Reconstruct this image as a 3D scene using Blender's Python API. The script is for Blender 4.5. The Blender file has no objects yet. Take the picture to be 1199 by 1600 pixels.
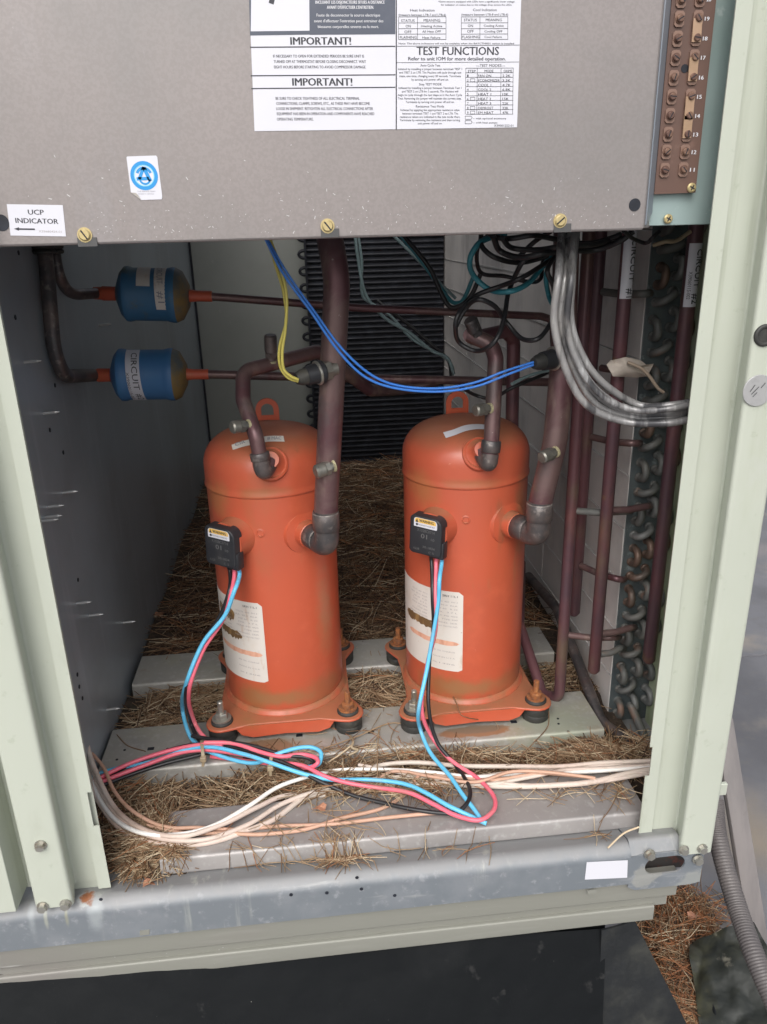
import bpy, bmesh, math, random
import numpy as np
from mathutils import Vector, Matrix, noise as mnoise
random.seed(7); rng = np.random.default_rng(7)
S = bpy.context.scene; COL = S.collection
R_ = math.radians
# ------------------------------------------------------------------ camera
F = 1200.; CX, CY = 599.5, 800.
_d = np.array([682-CX, 4050-CY, F]); _d /= np.linalg.norm(_d)
_y = np.array([462-CX, 360-CY, F]); _y -= _y.dot(_d)*_d; _y /= np.linalg.norm(_y)
_z = -_d; _x = np.cross(_y, _z)
RW = np.array([_x, _y, _z]); CAM = np.array([0, -.70, .68])
cam = bpy.data.cameras.new('camera'); co = bpy.data.objects.new('camera', cam); COL.objects.link(co)
cam.sensor_fit = 'VERTICAL'; cam.sensor_height = 24; cam.lens = 24*F/1600; cam.clip_start = .02; cam.clip_end = 200
m3 = Matrix([list(r) for r in RW]) @ Matrix(((1, 0, 0), (0, -1, 0), (0, 0, -1)))
co.matrix_world = Matrix.Translation(Vector(CAM)) @ m3.to_4x4()
S.camera = co
# ------------------------------------------------------------------ sky, sun, exposure
SUN_EL, SUN_AZ = 46, 196          # degrees; azimuth clockwise from +Y
W = bpy.data.worlds.new('World'); S.world = W; W.use_nodes = True
nt = W.node_tree; nt.nodes.clear()
sky = nt.nodes.new('ShaderNodeTexSky'); sky.sky_type = 'NISHITA'; sky.sun_disc = False
sky.sun_elevation = R_(SUN_EL); sky.sun_rotation = R_(SUN_AZ); sky.air_density = 1.0; sky.dust_density = 4.0; sky.ozone_density = 1.0
hs = nt.nodes.new('ShaderNodeHueSaturation'); hs.inputs['Saturation'].default_value = .28
bg = nt.nodes.new('ShaderNodeBackground'); bg.inputs['Strength'].default_value = .15
wo = nt.nodes.new('ShaderNodeOutputWorld')
nt.links.new(sky.outputs[0], hs.inputs['Color']); nt.links.new(hs.outputs[0], bg.inputs[0]); nt.links.new(bg.outputs[0], wo.inputs[0])
sl = bpy.data.lights.new('sun', 'SUN'); sl.energy = 1.1; sl.angle = R_(50); sl.color = (1, .97, .93)
so = bpy.data.objects.new('sun', sl); COL.objects.link(so)
_e, _a = R_(SUN_EL), R_(SUN_AZ)
sd = Vector((math.sin(_a)*math.cos(_e), math.cos(_a)*math.cos(_e), math.sin(_e)))
so.rotation_euler = sd.to_track_quat('Z', 'Y').to_euler(); so.location = (0, -3, 5)
S.view_settings.view_transform = 'Standard'; S.view_settings.look = 'None'
S.view_settings.exposure = .48; S.view_settings.gamma = 1
S.cycles.max_bounces = 8; S.cycles.diffuse_bounces = 5

# ------------------------------------------------------------------ pixel -> place
def at(px, py, Y=None, X=None, Z=None):
    d = RW @ np.array([px-CX, py-CY, F])
    if Y is not None: t = (Y-CAM[1])/d[1]
    elif X is not None: t = (X-CAM[0])/d[0]
    else: t = (Z-CAM[2])/d[2]
    return Vector(CAM + d*t)
def proj(P):
    d = RW.T @ (np.array(P)-CAM); return CX+F*d[0]/d[2], CY+F*d[1]/d[2]
def pts(L):
    """[(px,py,'y',v) ...] -> places"""
    out = []
    for q in L:
        out.append(q if isinstance(q, Vector) else at(q[0], q[1], **{q[2].upper(): q[3]}))
    return out

# ------------------------------------------------------------------ materials
def M(name, base, rough=.5, metal=0., layers=(), bump=(), spec=.5, coat=0.):
    m = bpy.data.materials.new(name); m.use_nodes = True; t = m.node_tree; N = t.nodes; Lk = t.links
    b = N['Principled BSDF']; g = N.new('ShaderNodeNewGeometry')
    b.inputs['Metallic'].default_value = metal; b.inputs['Specular IOR Level'].default_value = spec
    b.inputs['Coat Weight'].default_value = coat; b.inputs['Coat Roughness'].default_value = .15
    col = N.new('ShaderNodeRGB'); col.outputs[0].default_value = (*base, 1); cs = col.outputs[0]
    rv = N.new('ShaderNodeValue'); rv.outputs[0].default_value = rough; rs = rv.outputs[0]
    def vec(sv, off=0):
        mp = N.new('ShaderNodeMapping'); mp.inputs['Scale'].default_value = sv; mp.inputs['Location'].default_value = (off, off*.7, off*1.3)
        Lk.new(g.outputs['Position'], mp.inputs['Vector']); return mp.outputs[0]
    def noise(sc, det, sv, off, dist=0.):
        n = N.new('ShaderNodeTexNoise'); n.inputs['Scale'].default_value = sc; n.inputs['Detail'].default_value = det
        n.inputs['Roughness'].default_value = .6; n.inputs['Distortion'].default_value = dist; Lk.new(vec(sv, off), n.inputs['Vector']); return n.outputs['Fac']
    for i, l in enumerate(layers):
        k = l.get('kind', 'noise'); off = l.get('off', i*3.1+.37)
        if k == 'noise': fac = noise(l['s'], l.get('det', 5), l.get('sv', (1, 1, 1)), off, l.get('dist', 0))
        elif k == 'vor':
            v = N.new('ShaderNodeTexVoronoi'); v.inputs['Scale'].default_value = l['s']; Lk.new(vec(l.get('sv', (1, 1, 1)), off), v.inputs['Vector'])
            iv = N.new('ShaderNodeMath'); iv.operation = 'SUBTRACT'; iv.inputs[0].default_value = 1; Lk.new(v.outputs['Distance'], iv.inputs[1]); fac = iv.outputs[0]
        elif k == 'spot':   # a stain with its own place and ragged outline
            sb = N.new('ShaderNodeVectorMath'); sb.operation = 'SUBTRACT'; sb.inputs[1].default_value = l['c']; Lk.new(g.outputs['Position'], sb.inputs[0])
            ml = N.new('ShaderNodeVectorMath'); ml.operation = 'MULTIPLY'; ml.inputs[1].default_value = tuple(1/r for r in l['r']); Lk.new(sb.outputs[0], ml.inputs[0])
            ln = N.new('ShaderNodeVectorMath'); ln.operation = 'LENGTH'; Lk.new(ml.outputs[0], ln.inputs[0])
            nz = noise(l.get('s', 90), 6, (1, 1, 1), off)
            ad = N.new('ShaderNodeMath'); ad.operation = 'MULTIPLY_ADD'; ad.inputs[1].default_value = l.get('rag', .9); Lk.new(nz, ad.inputs[0]); Lk.new(ln.outputs['Value'], ad.inputs[2])
            iv = N.new('ShaderNodeMath'); iv.operation = 'SUBTRACT'; iv.inputs[0].default_value = 1.+l.get('rag', .9)*.5; Lk.new(ad.outputs[0], iv.inputs[1]); fac = iv.outputs[0]
        elif k == 'up':     # tint on faces that look upward, dust on the orange shells
            sp = N.new('ShaderNodeSeparateXYZ'); Lk.new(g.outputs['Normal'], sp.inputs[0])
            nz = noise(l.get('s', 12), 5, (1, 1, 1), off)
            mu = N.new('ShaderNodeMath'); mu.operation = 'MULTIPLY_ADD'; mu.inputs[1].default_value = .8; Lk.new(nz, mu.inputs[0]); Lk.new(sp.outputs['Z'], mu.inputs[2]); fac = mu.outputs[0]
        mr = N.new('ShaderNodeMapRange'); mr.interpolation_type = 'SMOOTHSTEP'; mr.inputs['From Min'].default_value = l['lo']; mr.inputs['From Max'].default_value = l['hi']
        mr.inputs['To Max'].default_value = l.get('f', 1.); Lk.new(fac, mr.inputs['Value'])
        fo = mr.outputs[0]
        if 'mask' in l:
            q = l['mask']; n2 = noise(q[0], 4, (1, 1, 1), off+9); m2 = N.new('ShaderNodeMapRange'); m2.inputs['From Min'].default_value = q[1]; m2.inputs['From Max'].default_value = q[2]; Lk.new(n2, m2.inputs['Value'])
            mm = N.new('ShaderNodeMath'); mm.operation = 'MULTIPLY'; Lk.new(fo, mm.inputs[0]); Lk.new(m2.outputs[0], mm.inputs[1]); fo = mm.outputs[0]
        mx = N.new('ShaderNodeMix'); mx.data_type = 'RGBA'; Lk.new(fo, mx.inputs['Factor']); Lk.new(cs, mx.inputs[6]); mx.inputs[7].default_value = (*l['c_'], 1); cs = mx.outputs[2]
        if 'rough' in l:
            mf = N.new('ShaderNodeMix'); mf.data_type = 'FLOAT'; Lk.new(fo, mf.inputs['Factor']); Lk.new(rs, mf.inputs[2]); mf.inputs[3].default_value = l['rough']; rs = mf.outputs[0]
    Lk.new(cs, b.inputs['Base Color']); Lk.new(rs, b.inputs['Roughness'])
    prev = None
    for i, (sc, st, dist, *sv) in enumerate(bump):
        bn = N.new('ShaderNodeBump'); bn.inputs['Strength'].default_value = st; bn.inputs['Distance'].default_value = dist
        Lk.new(noise(sc, 4, sv[0] if sv else (1, 1, 1), 5.5+i), bn.inputs['Height'])
        if prev: Lk.new(prev, bn.inputs['Normal'])
        prev = bn.outputs[0]
    if prev: Lk.new(prev, b.inputs['Normal'])
    return m
def n_(s, lo, hi, c, f=1., **k): return dict(s=s, lo=lo, hi=hi, c_=c, f=f, **k)

SP = (.9, .9, .9)
m_post = M('sage_paint', (.455, .482, .412), .45, 0, [n_(4, .4, .7, (.41, .435, .37), .5), n_(60, .62, .72, (.31, .335, .255), .35), n_(9, .55, .8, (.29, .31, .18), .5, sv=(1, 1, .25)),
    n_(260, .73, .76, (.16, .17, .13), .8), n_(34, .56, .70, (.30, .325, .25), .45, sv=(1.4, 1, .05)), n_(10, .58, .72, (.33, .34, .27), .5, sv=(1, 1, .5)), n_(14, .62, .75, (.46, .48, .43), .5)], [(500, .12, .0004), (9, .1, .002)])
m_post_in = M('sage_paint_mossy', (.40, .44, .33), .5, 0, [n_(8, .4, .65, (.16, .22, .07), .8, sv=(1, 1, .4))])
m_panel = M('control_panel_steel', (.285, .255, .247), .36, .2, [n_(2.2, .38, .62, (.235, .222, .216), .9, dist=.6), n_(5, .5, .75, (.30, .27, .262), .6), n_(14, .55, .75, (.30, .29, .30), .4, sv=(1, 1, .3)), n_(420, .70, .75, (.52, .51, .50), .8, mask=(7, .45, .7)),
    n_(130, .7, .76, (.55, .56, .6), .6, mask=(5, .5, .7)), n_(30, .72, .78, (.6, .6, .63), .5, sv=(8, 1, 1), mask=(4, .5, .7)), n_(350, .4, .6, (.2, .18, .175), .3)], [(900, .1, .0003), (3, .15, .004)])
m_chamf = M('panel_return', (.24, .27, .31), .35, .3, [n_(9, .5, .8, (.36, .38, .42), .6), n_(300, .7, .75, (.6, .6, .6), .6)])
m_galv = M('galvanised_rail', (.185, .205, .225), .5, .25, [n_(18, .4, .7, (.25, .265, .285), .7), n_(5, .45, .75, (.165, .19, .215), .6, sv=(1, 1, .6)), n_(90, .55, .75, (.40, .41, .43), .5), dict(kind='up', s=60, lo=.5, hi=1.4, c_=(.275, .272, .27), f=.8, rough=.65),  # paler on faces that look upward
    n_(55, .6, .72, (.52, .52, .50), .6, sv=(.15, 1, 1), mask=(3, .4, .7)), n_(40, .55, .7, (.56, .57, .5), .55, sv=(2.2, 1, .12), mask=(6, .5, .66)), n_(210, .74, .77, (.03, .03, .03), .8, mask=(7, .5, .7)),
    dict(kind='spot', c=at(132, 1400, Y=-.012), r=(.0165, .03, .0135), lo=.0, hi=.2, c_=(.4, .42, .41), f=.7, rag=1.4, s=70, off=11.5),
    dict(kind='spot', c=at(132, 1400, Y=-.012), r=(.0120, .03, .0135), lo=.0, hi=.28, c_=(.30, .12, .055), rough=.9, rag=1.3, s=90),
    dict(kind='spot', c=at(130, 1402, Y=-.01), r=(.008, .03, .005), lo=.0, hi=.5, c_=(.17, .07, .04), rough=.9, rag=1.5, s=150, off=2.2),
    dict(kind='spot', c=at(104, 1432, Y=-.018), r=(.003, .03, .018), lo=.0, hi=.8, c_=(.33, .33, .24), f=.7, rag=1., s=50),
    dict(kind='spot', c=at(72, 1436, Y=-.018), r=(.003, .03, .018), lo=.0, hi=.8, c_=(.38, .39, .33), f=.7, rag=1., s=50),
    dict(kind='spot', c=at(1088, 1378, Y=-.018), r=(.030, .03, .022), lo=0, hi=.35, c_=(.36, .37, .345), f=.6, rag=1.6, s=70),
    dict(kind='spot', c=at(1010, 1368, Y=-.018), r=(.020, .03, .020), lo=0, hi=.35, c_=(.37, .365, .33), f=.6, rag=1.6, s=70),
    dict(kind='spot', c=at(150, 1430, Y=-.018), r=(.012, .03, .03), lo=0, hi=.8, c_=(.40, .43, .44), f=.6, rag=1.2, s=60),
    dict(kind='spot', c=at(50, 1440, Y=-.018), r=(.006, .03, .03), lo=0, hi=.8, c_=(.38, .41, .42), f=.5, rag=1.2, s=60),
    ], [(260, .15, .0004), (14, .12, .002)])
m_chan = M('support_channel_steel', (.40, .385, .345), .5, .3, [n_(12, .4, .7, (.33, .32, .31), .8), n_(7, .5, .75, (.42, .41, .25), .5), n_(110, .5, .7, (.5, .49, .48), .5), n_(22, .62, .75, (.36, .27, .2), .5),
    dict(kind='spot', c=(-.085, .212, 0), r=(.045, .018, .05), lo=0, hi=.22, c_=(.27, .16, .09), f=.85, rag=1.2, s=45),
    dict(kind='spot', c=(-.085, .212, 0), r=(.052, .022, .05), lo=0, hi=.2, c_=(.36, .22, .12), f=.35, rag=1.2, s=45),
    dict(kind='spot', c=(.215, .205, 0), r=(.058, .013, .03), lo=0, hi=.2, c_=(.34, .17, .07), f=.8, rag=.9, s=60), dict(kind='spot', c=(.215, .21, 0), r=(.048, .011, .03), lo=0, hi=.3, c_=(.27, .2, .14), f=.9, rag=.8, s=60),
    dict(kind='spot', c=(.34, .2, 0), r=(.08, .09, .05), lo=0, hi=.8, c_=(.33, .38, .27), f=.55, rag=1, s=25)], [(200, .15, .0005), (10, .15, .003)])
m_pan = M('front_channel_steel', (.34, .32, .31), .5, .3, [n_(14, .4, .7, (.28, .265, .26), .8), n_(100, .52, .72, (.48, .47, .46), .5), n_(5, .5, .75, (.42, .40, .38), .5), n_(500, .72, .76, (.65, .65, .65), .5)], [(230, .15, .0005), (9, .12, .002)])
m_flash = M('olive_flashing', (.235, .235, .205), .5, .1, [n_(5, .4, .7, (.215, .195, .185), .9, sv=(.4, 1, 1)), n_(330, .7, .75, (.62, .62, .6), .8), n_(40, .68, .76, (.6, .6, .58), .5, sv=(.1, 1, 1)), n_(80, .5, .7, (.28, .28, .25), .4, sv=(.1, 1, 1))], [(300, .12, .0004)])
m_wall = M('left_wall_steel', (.37, .42, .46), .34, .3, [n_(3, .4, .7, (.28, .305, .325), .8), n_(30, .55, .72, (.42, .46, .50), .7, sv=(1, 1.2, .12)), n_(110, .62, .72, (.38, .40, .42), .4, sv=(1, 1, .3)), n_(45, .74, .78, (.4, .42, .42), .7)], [(120, .08, .0005), (4, .2, .004)])
m_back = M('back_panel_paint', (.235, .245, .228), .6, 0, [n_(3, .4, .7, (.195, .205, .19), .7), n_(60, .66, .74, (.3, .31, .28), .4)], [(40, .06, .001)])
m_fin = M('fin_panel', (.74, .70, .67), .5, .08, [n_(6, .4, .7, (.48, .455, .44), .8), n_(90, .4, .7, (.68, .66, .65), .5, sv=(1, 1, .03)), n_(12, .55, .75, (.26, .24, .23), .5, sv=(1, 1, .4))], [(500, .2, .0006, (1, 1, .02))])
m_finj = M('fin_joint', (.75, .74, .72), .35, .3, [n_(40, .4, .7, (.5, .5, .5), .5)])
m_dark = M('black_coil', (.012, .014, .02), .5, .2, [n_(30, .4, .7, (.03, .035, .05), .8)])
m_darkt = M('black_coil_tube', (.014, .015, .02), .55, .1, [n_(30, .5, .7, (.03, .033, .042), .8)], spec=.25)
m_cplate = M('coil_end_plate', (.125, .15, .155), .5, .35, [n_(25, .4, .7, (.07, .085, .095), .8), n_(60, .6, .72, (.35, .4, .4), .6), n_(15, .66, .74, (.33, .13, .05), .7)], [(120, .2, .001)])
m_bend2 = M('coppery_bend', (.16, .105, .08), .5, .35, [n_(40, .4, .7, (.10, .09, .08), .8)], [(300, .15, .0005)])
m_bend3 = M('pale_bend', (.20, .205, .20), .55, .3, [n_(40, .4, .7, (.12, .125, .12), .8)], [(300, .15, .0005)])
m_bend = M('tarnished_bend', (.125, .13, .125), .6, .2, [n_(40, .4, .7, (.17, .165, .15), .8), n_(25, .55, .7, (.22, .12, .08), .7)], [(300, .15, .0005)])
m_cop = M('tarnished_copper', (.165, .105, .10), .40, .4, [n_(9, .42, .62, (.115, .052, .06), .95, dist=.8), n_(35, .5, .68, (.25, .175, .15), .7, sv=(1, 1, .4)), n_(16, .56, .7, (.10, .085, .085), .7), n_(160, .7, .75, (.42, .36, .33), .5), n_(20, .62, .72, (.2, .16, .1), .6)], [(300, .12, .0004), (25, .12, .001)])
m_copr = M('red_copper', (.135, .060, .068), .42, .25, [n_(8, .4, .65, (.085, .05, .062), .9), n_(11, .52, .7, (.15, .11, .075), .75, sv=(1, 1, .6)), n_(22, .55, .75, (.20, .085, .075), .7, sv=(1, 1, .4)), n_(18, .64, .74, (.2, .14, .06), .7), n_(200, .72, .76, (.4, .35, .33), .5)], [(300, .12, .0004)])
m_copd = M('dark_fitting', (.075, .07, .072), .42, .4, [n_(30, .4, .65, (.16, .125, .115), .9), n_(90, .56, .70, (.27, .24, .22), .6), n_(14, .55, .7, (.10, .06, .055), .7)], [(200, .2, .0006)])
m_brass = M('grey_brass_valve', (.24, .23, .2), .38, .6, [n_(60, .4, .7, (.13, .13, .12), .8)], [(300, .15, .0004)])
m_braz = M('braze_metal', (.27, .25, .23), .45, .4, [n_(90, .45, .65, (.12, .10, .095), .8)])
m_goo = M('yellowed_braze', (.4, .36, .22), .5, 0, [n_(200, .5, .7, (.2, .17, .1), .8)], [(400, .4, .001)])
ORG = (.48, .098, .050)
def orange(name, cx, cy, dust):
    lay = [n_(5, .4, .7, (.54, .10, .045), .8), n_(25, .5, .8, (.62, .135, .065), .5), n_(16, .50, .75, (.34, .14, .06), .6, mask=(5, .4, .65), sv=(1, 1, .6)), n_(45, .56, .72, (.30, .16, .075), .4, sv=(1, 1, .25), mask=(7, .45, .65)),
      dict(kind='up', s=9, lo=.75, hi=1.5, c_=(.27, .125, .062), f=.85*dust, rough=.7),
      n_(300, .68, .74, (.3, .1, .05), .5, mask=(14, .5, .65)),
      dict(kind='spot', c=(cx-.06, cy-.09, .05), r=(.06, .06, .035), lo=0, hi=.7, c_=(.3, .13, .05), f=.8, rag=1.2, s=35),
      dict(kind='spot', c=(cx+.06, cy-.07, .05), r=(.07, .06, .03), lo=0, hi=.7, c_=(.33, .13, .06), f=.7, rag=1.2, s=35),
      dict(kind='spot', c=(cx-.02, cy-.1, .365), r=(.11, .03, .010), lo=0, hi=.8, c_=(.34, .14, .06), f=.7, rag=1.1, s=30),
      n_(30, .60, .72, (.22, .10, .05), .6, sv=(1, 1, .12), mask=(6, .5, .6)), n_(150, .70, .76, (.16, .07, .04), .7, mask=(9, .5, .62)), n_(90, .68, .76, (.68, .30, .20), .5, mask=(11, .52, .62)),
      dict(kind='spot', c=(cx+.064, cy-.055, .17 if name.endswith('left') else .31), r=(.02, .03, .09), lo=0, hi=.9, c_=(.36, .17, .085), f=.6, rag=1.4, s=45, off=7.7),
      dict(kind='spot', c=(cx-.01, cy-.09, .055), r=(.08, .04, .016), lo=0, hi=.8, c_=(.30, .155, .07), f=.8, rag=1.3, s=50, off=4.1),
      dict(kind='spot', c=(cx-.075, cy-.06, .35), r=(.04, .05, .035), lo=0, hi=.8, c_=(.36, .16, .06), f=.6, rag=1.2, s=40),
      dict(kind='spot', c=(cx, cy, .031), r=(.108, .108, .018), lo=.0, hi=.45, c_=(.20, .12, .058), f=.85, rag=1., s=40, rough=.8)]
    return M(name, ORG, .36, 0, lay, [(350, .07, .0004), (22, .05, .001)], .5, .12)
m_rub = M('black_rubber', (.03, .03, .028), .6, 0, [n_(40, .5, .75, (.075, .07, .055), .8)], [(200, .15, .0005)])
m_plas = M('black_plastic', (.022, .023, .027), .45, 0, [n_(30, .5, .8, (.05, .05, .05), .6), n_(220, .66, .74, (.12, .12, .115), .5, mask=(30, .45, .6))], [(500, .12, .0004)])
m_mark = M('scuffed_raised_marking', (.12, .12, .12), .6)
m_bolt = M('zinc_bolt', (.42, .41, .37), .38, .75, [n_(90, .5, .7, (.3, .25, .18), .7)], [(300, .2, .0004)])
m_rust = M('rusty_bolt', (.32, .12, .04), .85, .1, [n_(120, .4, .65, (.16, .07, .04), .9), n_(60, .6, .7, (.45, .2, .07), .8)], [(350, .6, .0012)])
m_gold = M('yellow_zinc_screw', (.58, .47, .24), .35, .6, [n_(80, .55, .75, (.35, .27, .13), .7)], [(300, .15, .0003)])
m_white = M('white_label', (.63, .63, .68), .45, 0, [n_(12, .5, .8, (.58, .58, .64), .6)])
m_paper = M('aged_nameplate', (.68, .64, .59), .5, 0, [n_(30, .5, .75, (.62, .56, .48), .5), n_(60, .58, .72, (.52, .36, .24), .55, sv=(1, 1, .3)), n_(14, .55, .72, (.60, .52, .42), .6), n_(200, .68, .74, (.35, .22, .12), .6)])
m_ink = M('black_ink', (.035, .035, .045), .5)
m_ink2 = M('grey_ink', (.25, .25, .29), .5)
m_faint = M('faded_ink', (.36, .33, .33), .5)
m_navy = M('dark_label_field', (.075, .085, .115), .3, 0, [n_(20, .45, .7, (.12, .13, .16), .6)])
m_wink = M('white_ink', (.6, .6, .63), .5)
m_blueink = M('blue_ink', (.02, .27, .62), .45); m_cyanink = M('cyan_ink', (.25, .65, .8), .45)
m_yel = M('yellow_label', (.75, .47, .1), .5, 0, [n_(90, .5, .7, (.6, .42, .2), .7)])
m_smear = M('brown_smear', (.15, .085, .035), .6, 0, [n_(70, .45, .65, (.33, .2, .08), .8, sv=(2, 1, .5))])
m_pinks = M('orange_smear', (.72, .4, .28), .6, 0, [n_(60, .45, .65, (.55, .25, .16), .8, sv=(1.5, 1, .3))])
m_board = M('brown_terminal_board', (.118, .066, .050), .5, 0, [n_(12, .4, .7, (.085, .050, .040), .8), n_(60, .6, .75, (.22, .13, .1), .4)], [(400, .1, .0003)])
m_tscrew = M('brown_screw', (.12, .065, .05), .45, .3, [n_(90, .4, .7, (.25, .15, .1), .8)], [(400, .2, .0004)])
m_jump = M('tan_jumper_bar', (.42, .28, .19), .45, .35, [n_(50, .4, .7, (.33, .22, .13), .8)])
m_tplate = M('green_galvanised', (.33, .42, .41), .42, .4, [n_(14, .4, .7, (.24, .33, .31), .8, sv=(1, 1, .6)), n_(60, .62, .74, (.55, .62, .6), .6), n_(180, .7, .75, (.7, .75, .75), .6)], [(300, .1, .0003)])
m_driera = M('drier_paint_worn', (.042, .15, .29), .5, 0, [n_(14, .44, .68, (.11, .17, .15), .75, sv=(1.6, 1, .6)), n_(30, .55, .7, (.12, .13, .05), .6)], [(200, .1, .0005)])
m_drierb = M('drier_paint_blue', (.055, .165, .36), .48, 0, [n_(12, .45, .75, (.05, .2, .38), .7), n_(40, .62, .75, (.03, .09, .2), .6, sv=(.5, 1, 2))], [(200, .1, .0005)])
m_drend = M('drier_end_rusty', (.10, .12, .12), .55, 0, [n_(20, .4, .6, (.26, .17, .05), .85)])
m_ored = M('orange_heat_paint', (.52, .10, .05), .5, 0, [n_(40, .5, .7, (.40, .13, .05), .8)], [(150, .2, .0008)])
m_wb = M('black_wire', (.016, .016, .018), .4, 0, [n_(40, .5, .75, (.04, .04, .04), .6)])
m_wp = M('pink_wire', (.78, .14, .20), .4, 0, [n_(8, .45, .7, (.82, .25, .29), .7), n_(60, .6, .75, (.5, .16, .17), .4), n_(22, .56, .7, (.38, .20, .17), .5)])
m_wc = M('sky_blue_wire', (.13, .50, .76), .4, 0, [n_(8, .45, .7, (.10, .40, .66), .6), n_(70, .62, .75, (.1, .28, .4), .4), n_(22, .57, .7, (.22, .36, .42), .5)])
m_wbl = M('blue_wire', (.04, .19, .62), .35); m_wy = M('yellow_wire', (.60, .52, .12), .4, 0, [n_(30, .45, .7, (.5, .42, .1), .6)])
m_ww = M('cream_cable', (.60, .53, .46), .55, 0, [n_(10, .4, .7, (.62, .47, .41), .7), n_(70, .55, .70, (.42, .33, .25), .6), n_(16, .55, .72, (.36, .27, .19), .6), dict(kind='spot', c=(-.235, .07, .0), r=(.09, .09, .09), lo=0, hi=.9, c_=(.42, .31, .25), f=.75, rag=1.2, s=50)], [(120, .15, .0008)])
m_wo = M('peach_wire', (.56, .34, .245), .55, 0, [n_(20, .4, .7, (.46, .28, .19), .7), n_(60, .6, .72, (.4, .25, .16), .6)])
m_wt = M('teal_wire', (.04, .22, .27), .4); m_wg = M('grey_green_wire', (.22, .31, .32), .5)
m_alu = M('weathered_grey_cable', (.27, .265, .265), .36, .3, [n_(26, .44, .58, (.05, .05, .055), .92, sv=(1.9, 1, .22)), n_(70, .55, .68, (.50, .50, .50), .7, sv=(1.7, 1, .2)), n_(300, .6, .72, (.1, .1, .1), .5), n_(9, .55, .75, (.5, .47, .43), .6)], [(150, .15, .0008)])
m_tie = M('tan_cable_tie', (.33, .26, .17), .5)
m_tag = M('torn_tag_paper', (.52, .46, .40), .8, 0, [n_(50, .4, .7, (.36, .30, .25), .7)], [(90, .4, .002)])
m_mem = M('roof_membrane', (.17, .17, .185), .6, 0, [n_(1.6, .4, .62, (.10, .10, .11), .9), n_(3.2, .5, .7, (.30, .26, .215), .85), n_(40, .5, .75, (.15, .14, .13), .4), n_(300, .72, .76, (.4, .4, .38), .6), dict(kind='spot', c=at(1175, 1310, Z=-.44), r=(.16, .20, .2), lo=0, hi=1.2, c_=(.27, .225, .175), f=.85, rag=1.2, s=9), dict(kind='spot', c=at(1190, 860, Z=-.44), r=(.5, .10, .2), lo=0, hi=.8, c_=(.22, .20, .2), f=.7, rag=1.2, s=6)], [(60, .2, .002), (6, .3, .01)])
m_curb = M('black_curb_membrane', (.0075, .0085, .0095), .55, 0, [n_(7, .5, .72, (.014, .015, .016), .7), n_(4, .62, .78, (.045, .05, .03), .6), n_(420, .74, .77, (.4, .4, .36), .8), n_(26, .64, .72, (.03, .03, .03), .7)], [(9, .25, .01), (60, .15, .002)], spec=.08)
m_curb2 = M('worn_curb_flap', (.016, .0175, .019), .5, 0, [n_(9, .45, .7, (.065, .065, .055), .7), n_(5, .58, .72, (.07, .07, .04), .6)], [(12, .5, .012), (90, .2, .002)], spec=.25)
m_moss = M('mossy_membrane', (.022, .025, .022), .6, 0, [n_(8, .5, .70, (.07, .068, .035), .9), n_(20, .6, .7, (.3, .28, .22), .6)], [(10, .5, .02)])
m_cond = M('grey_conduit', (.095, .085, .085), .5, 0, [n_(20, .4, .7, (.13, .115, .11), .7)])
m_pvc = M('beige_board', (.22, .20, .195), .5, 0, [n_(8, .4, .7, (.15, .14, .14), .8, sv=(3, 1, .5)), n_(60, .6, .75, (.15, .14, .13), .4)])
m_nd = [M('needle_straw', (.34, .235, .14), .6, 0, [n_(20, .4, .7, (.24, .155, .09), .7)]), M('needle_brown', (.20, .115, .06), .65, 0, [n_(20, .4, .7, (.13, .07, .04), .7)]),
        M('needle_dark', (.075, .042, .027), .7), M('needle_rust', (.36, .155, .065), .6, 0, [n_(20, .4, .7, (.24, .10, .05), .7)]), M('needle_pale', (.55, .44, .30), .6)]
m_duff = M('needle_duff', (.035, .024, .017), .95, 0, [n_(60, .4, .65, (.075, .048, .03), .9), n_(8, .55, .75, (.05, .05, .028), .7), n_(150, .6, .7, (.13, .09, .055), .7)], [(150, .8, .006), (40, .6, .01)])
m_leaf = M('dry_leaf', (.42, .20, .12), .7, 0, [n_(60, .4, .7, (.28, .13, .08), .7)])

# ------------------------------------------------------------------ shapes: every one returns (verts, faces)
def join(*gs):
    V, Fc = [], []
    for v, f in gs:
        o = len(V); V += list(v); Fc += [tuple(i+o for i in q) for q in f]
    return V, Fc
def from_bm(bm):
    bm.verts.index_update(); r = ([v.co.copy() for v in bm.verts], [tuple(v.index for v in f.verts) for f in bm.faces]); bm.free(); return r
def box(a, b, bev=0., seg=2):
    a, b = Vector(a), Vector(b); bm = bmesh.new(); bmesh.ops.create_cube(bm, size=1)
    for v in bm.verts: v.co = Vector([(a[i]+b[i])/2+v.co[i]*abs(b[i]-a[i]) for i in range(3)])
    if bev: bmesh.ops.bevel(bm, geom=bm.edges[:], offset=bev, segments=seg, affect='EDGES', profile=.5)
    return from_bm(bm)
def frame(ax):
    ax = Vector(ax).normalized(); t = Vector((0, 0, 1)) if abs(ax.z) < .9 else Vector((1, 0, 0))
    u = ax.cross(t).normalized(); return u, ax.cross(u).normalized(), ax
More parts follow.
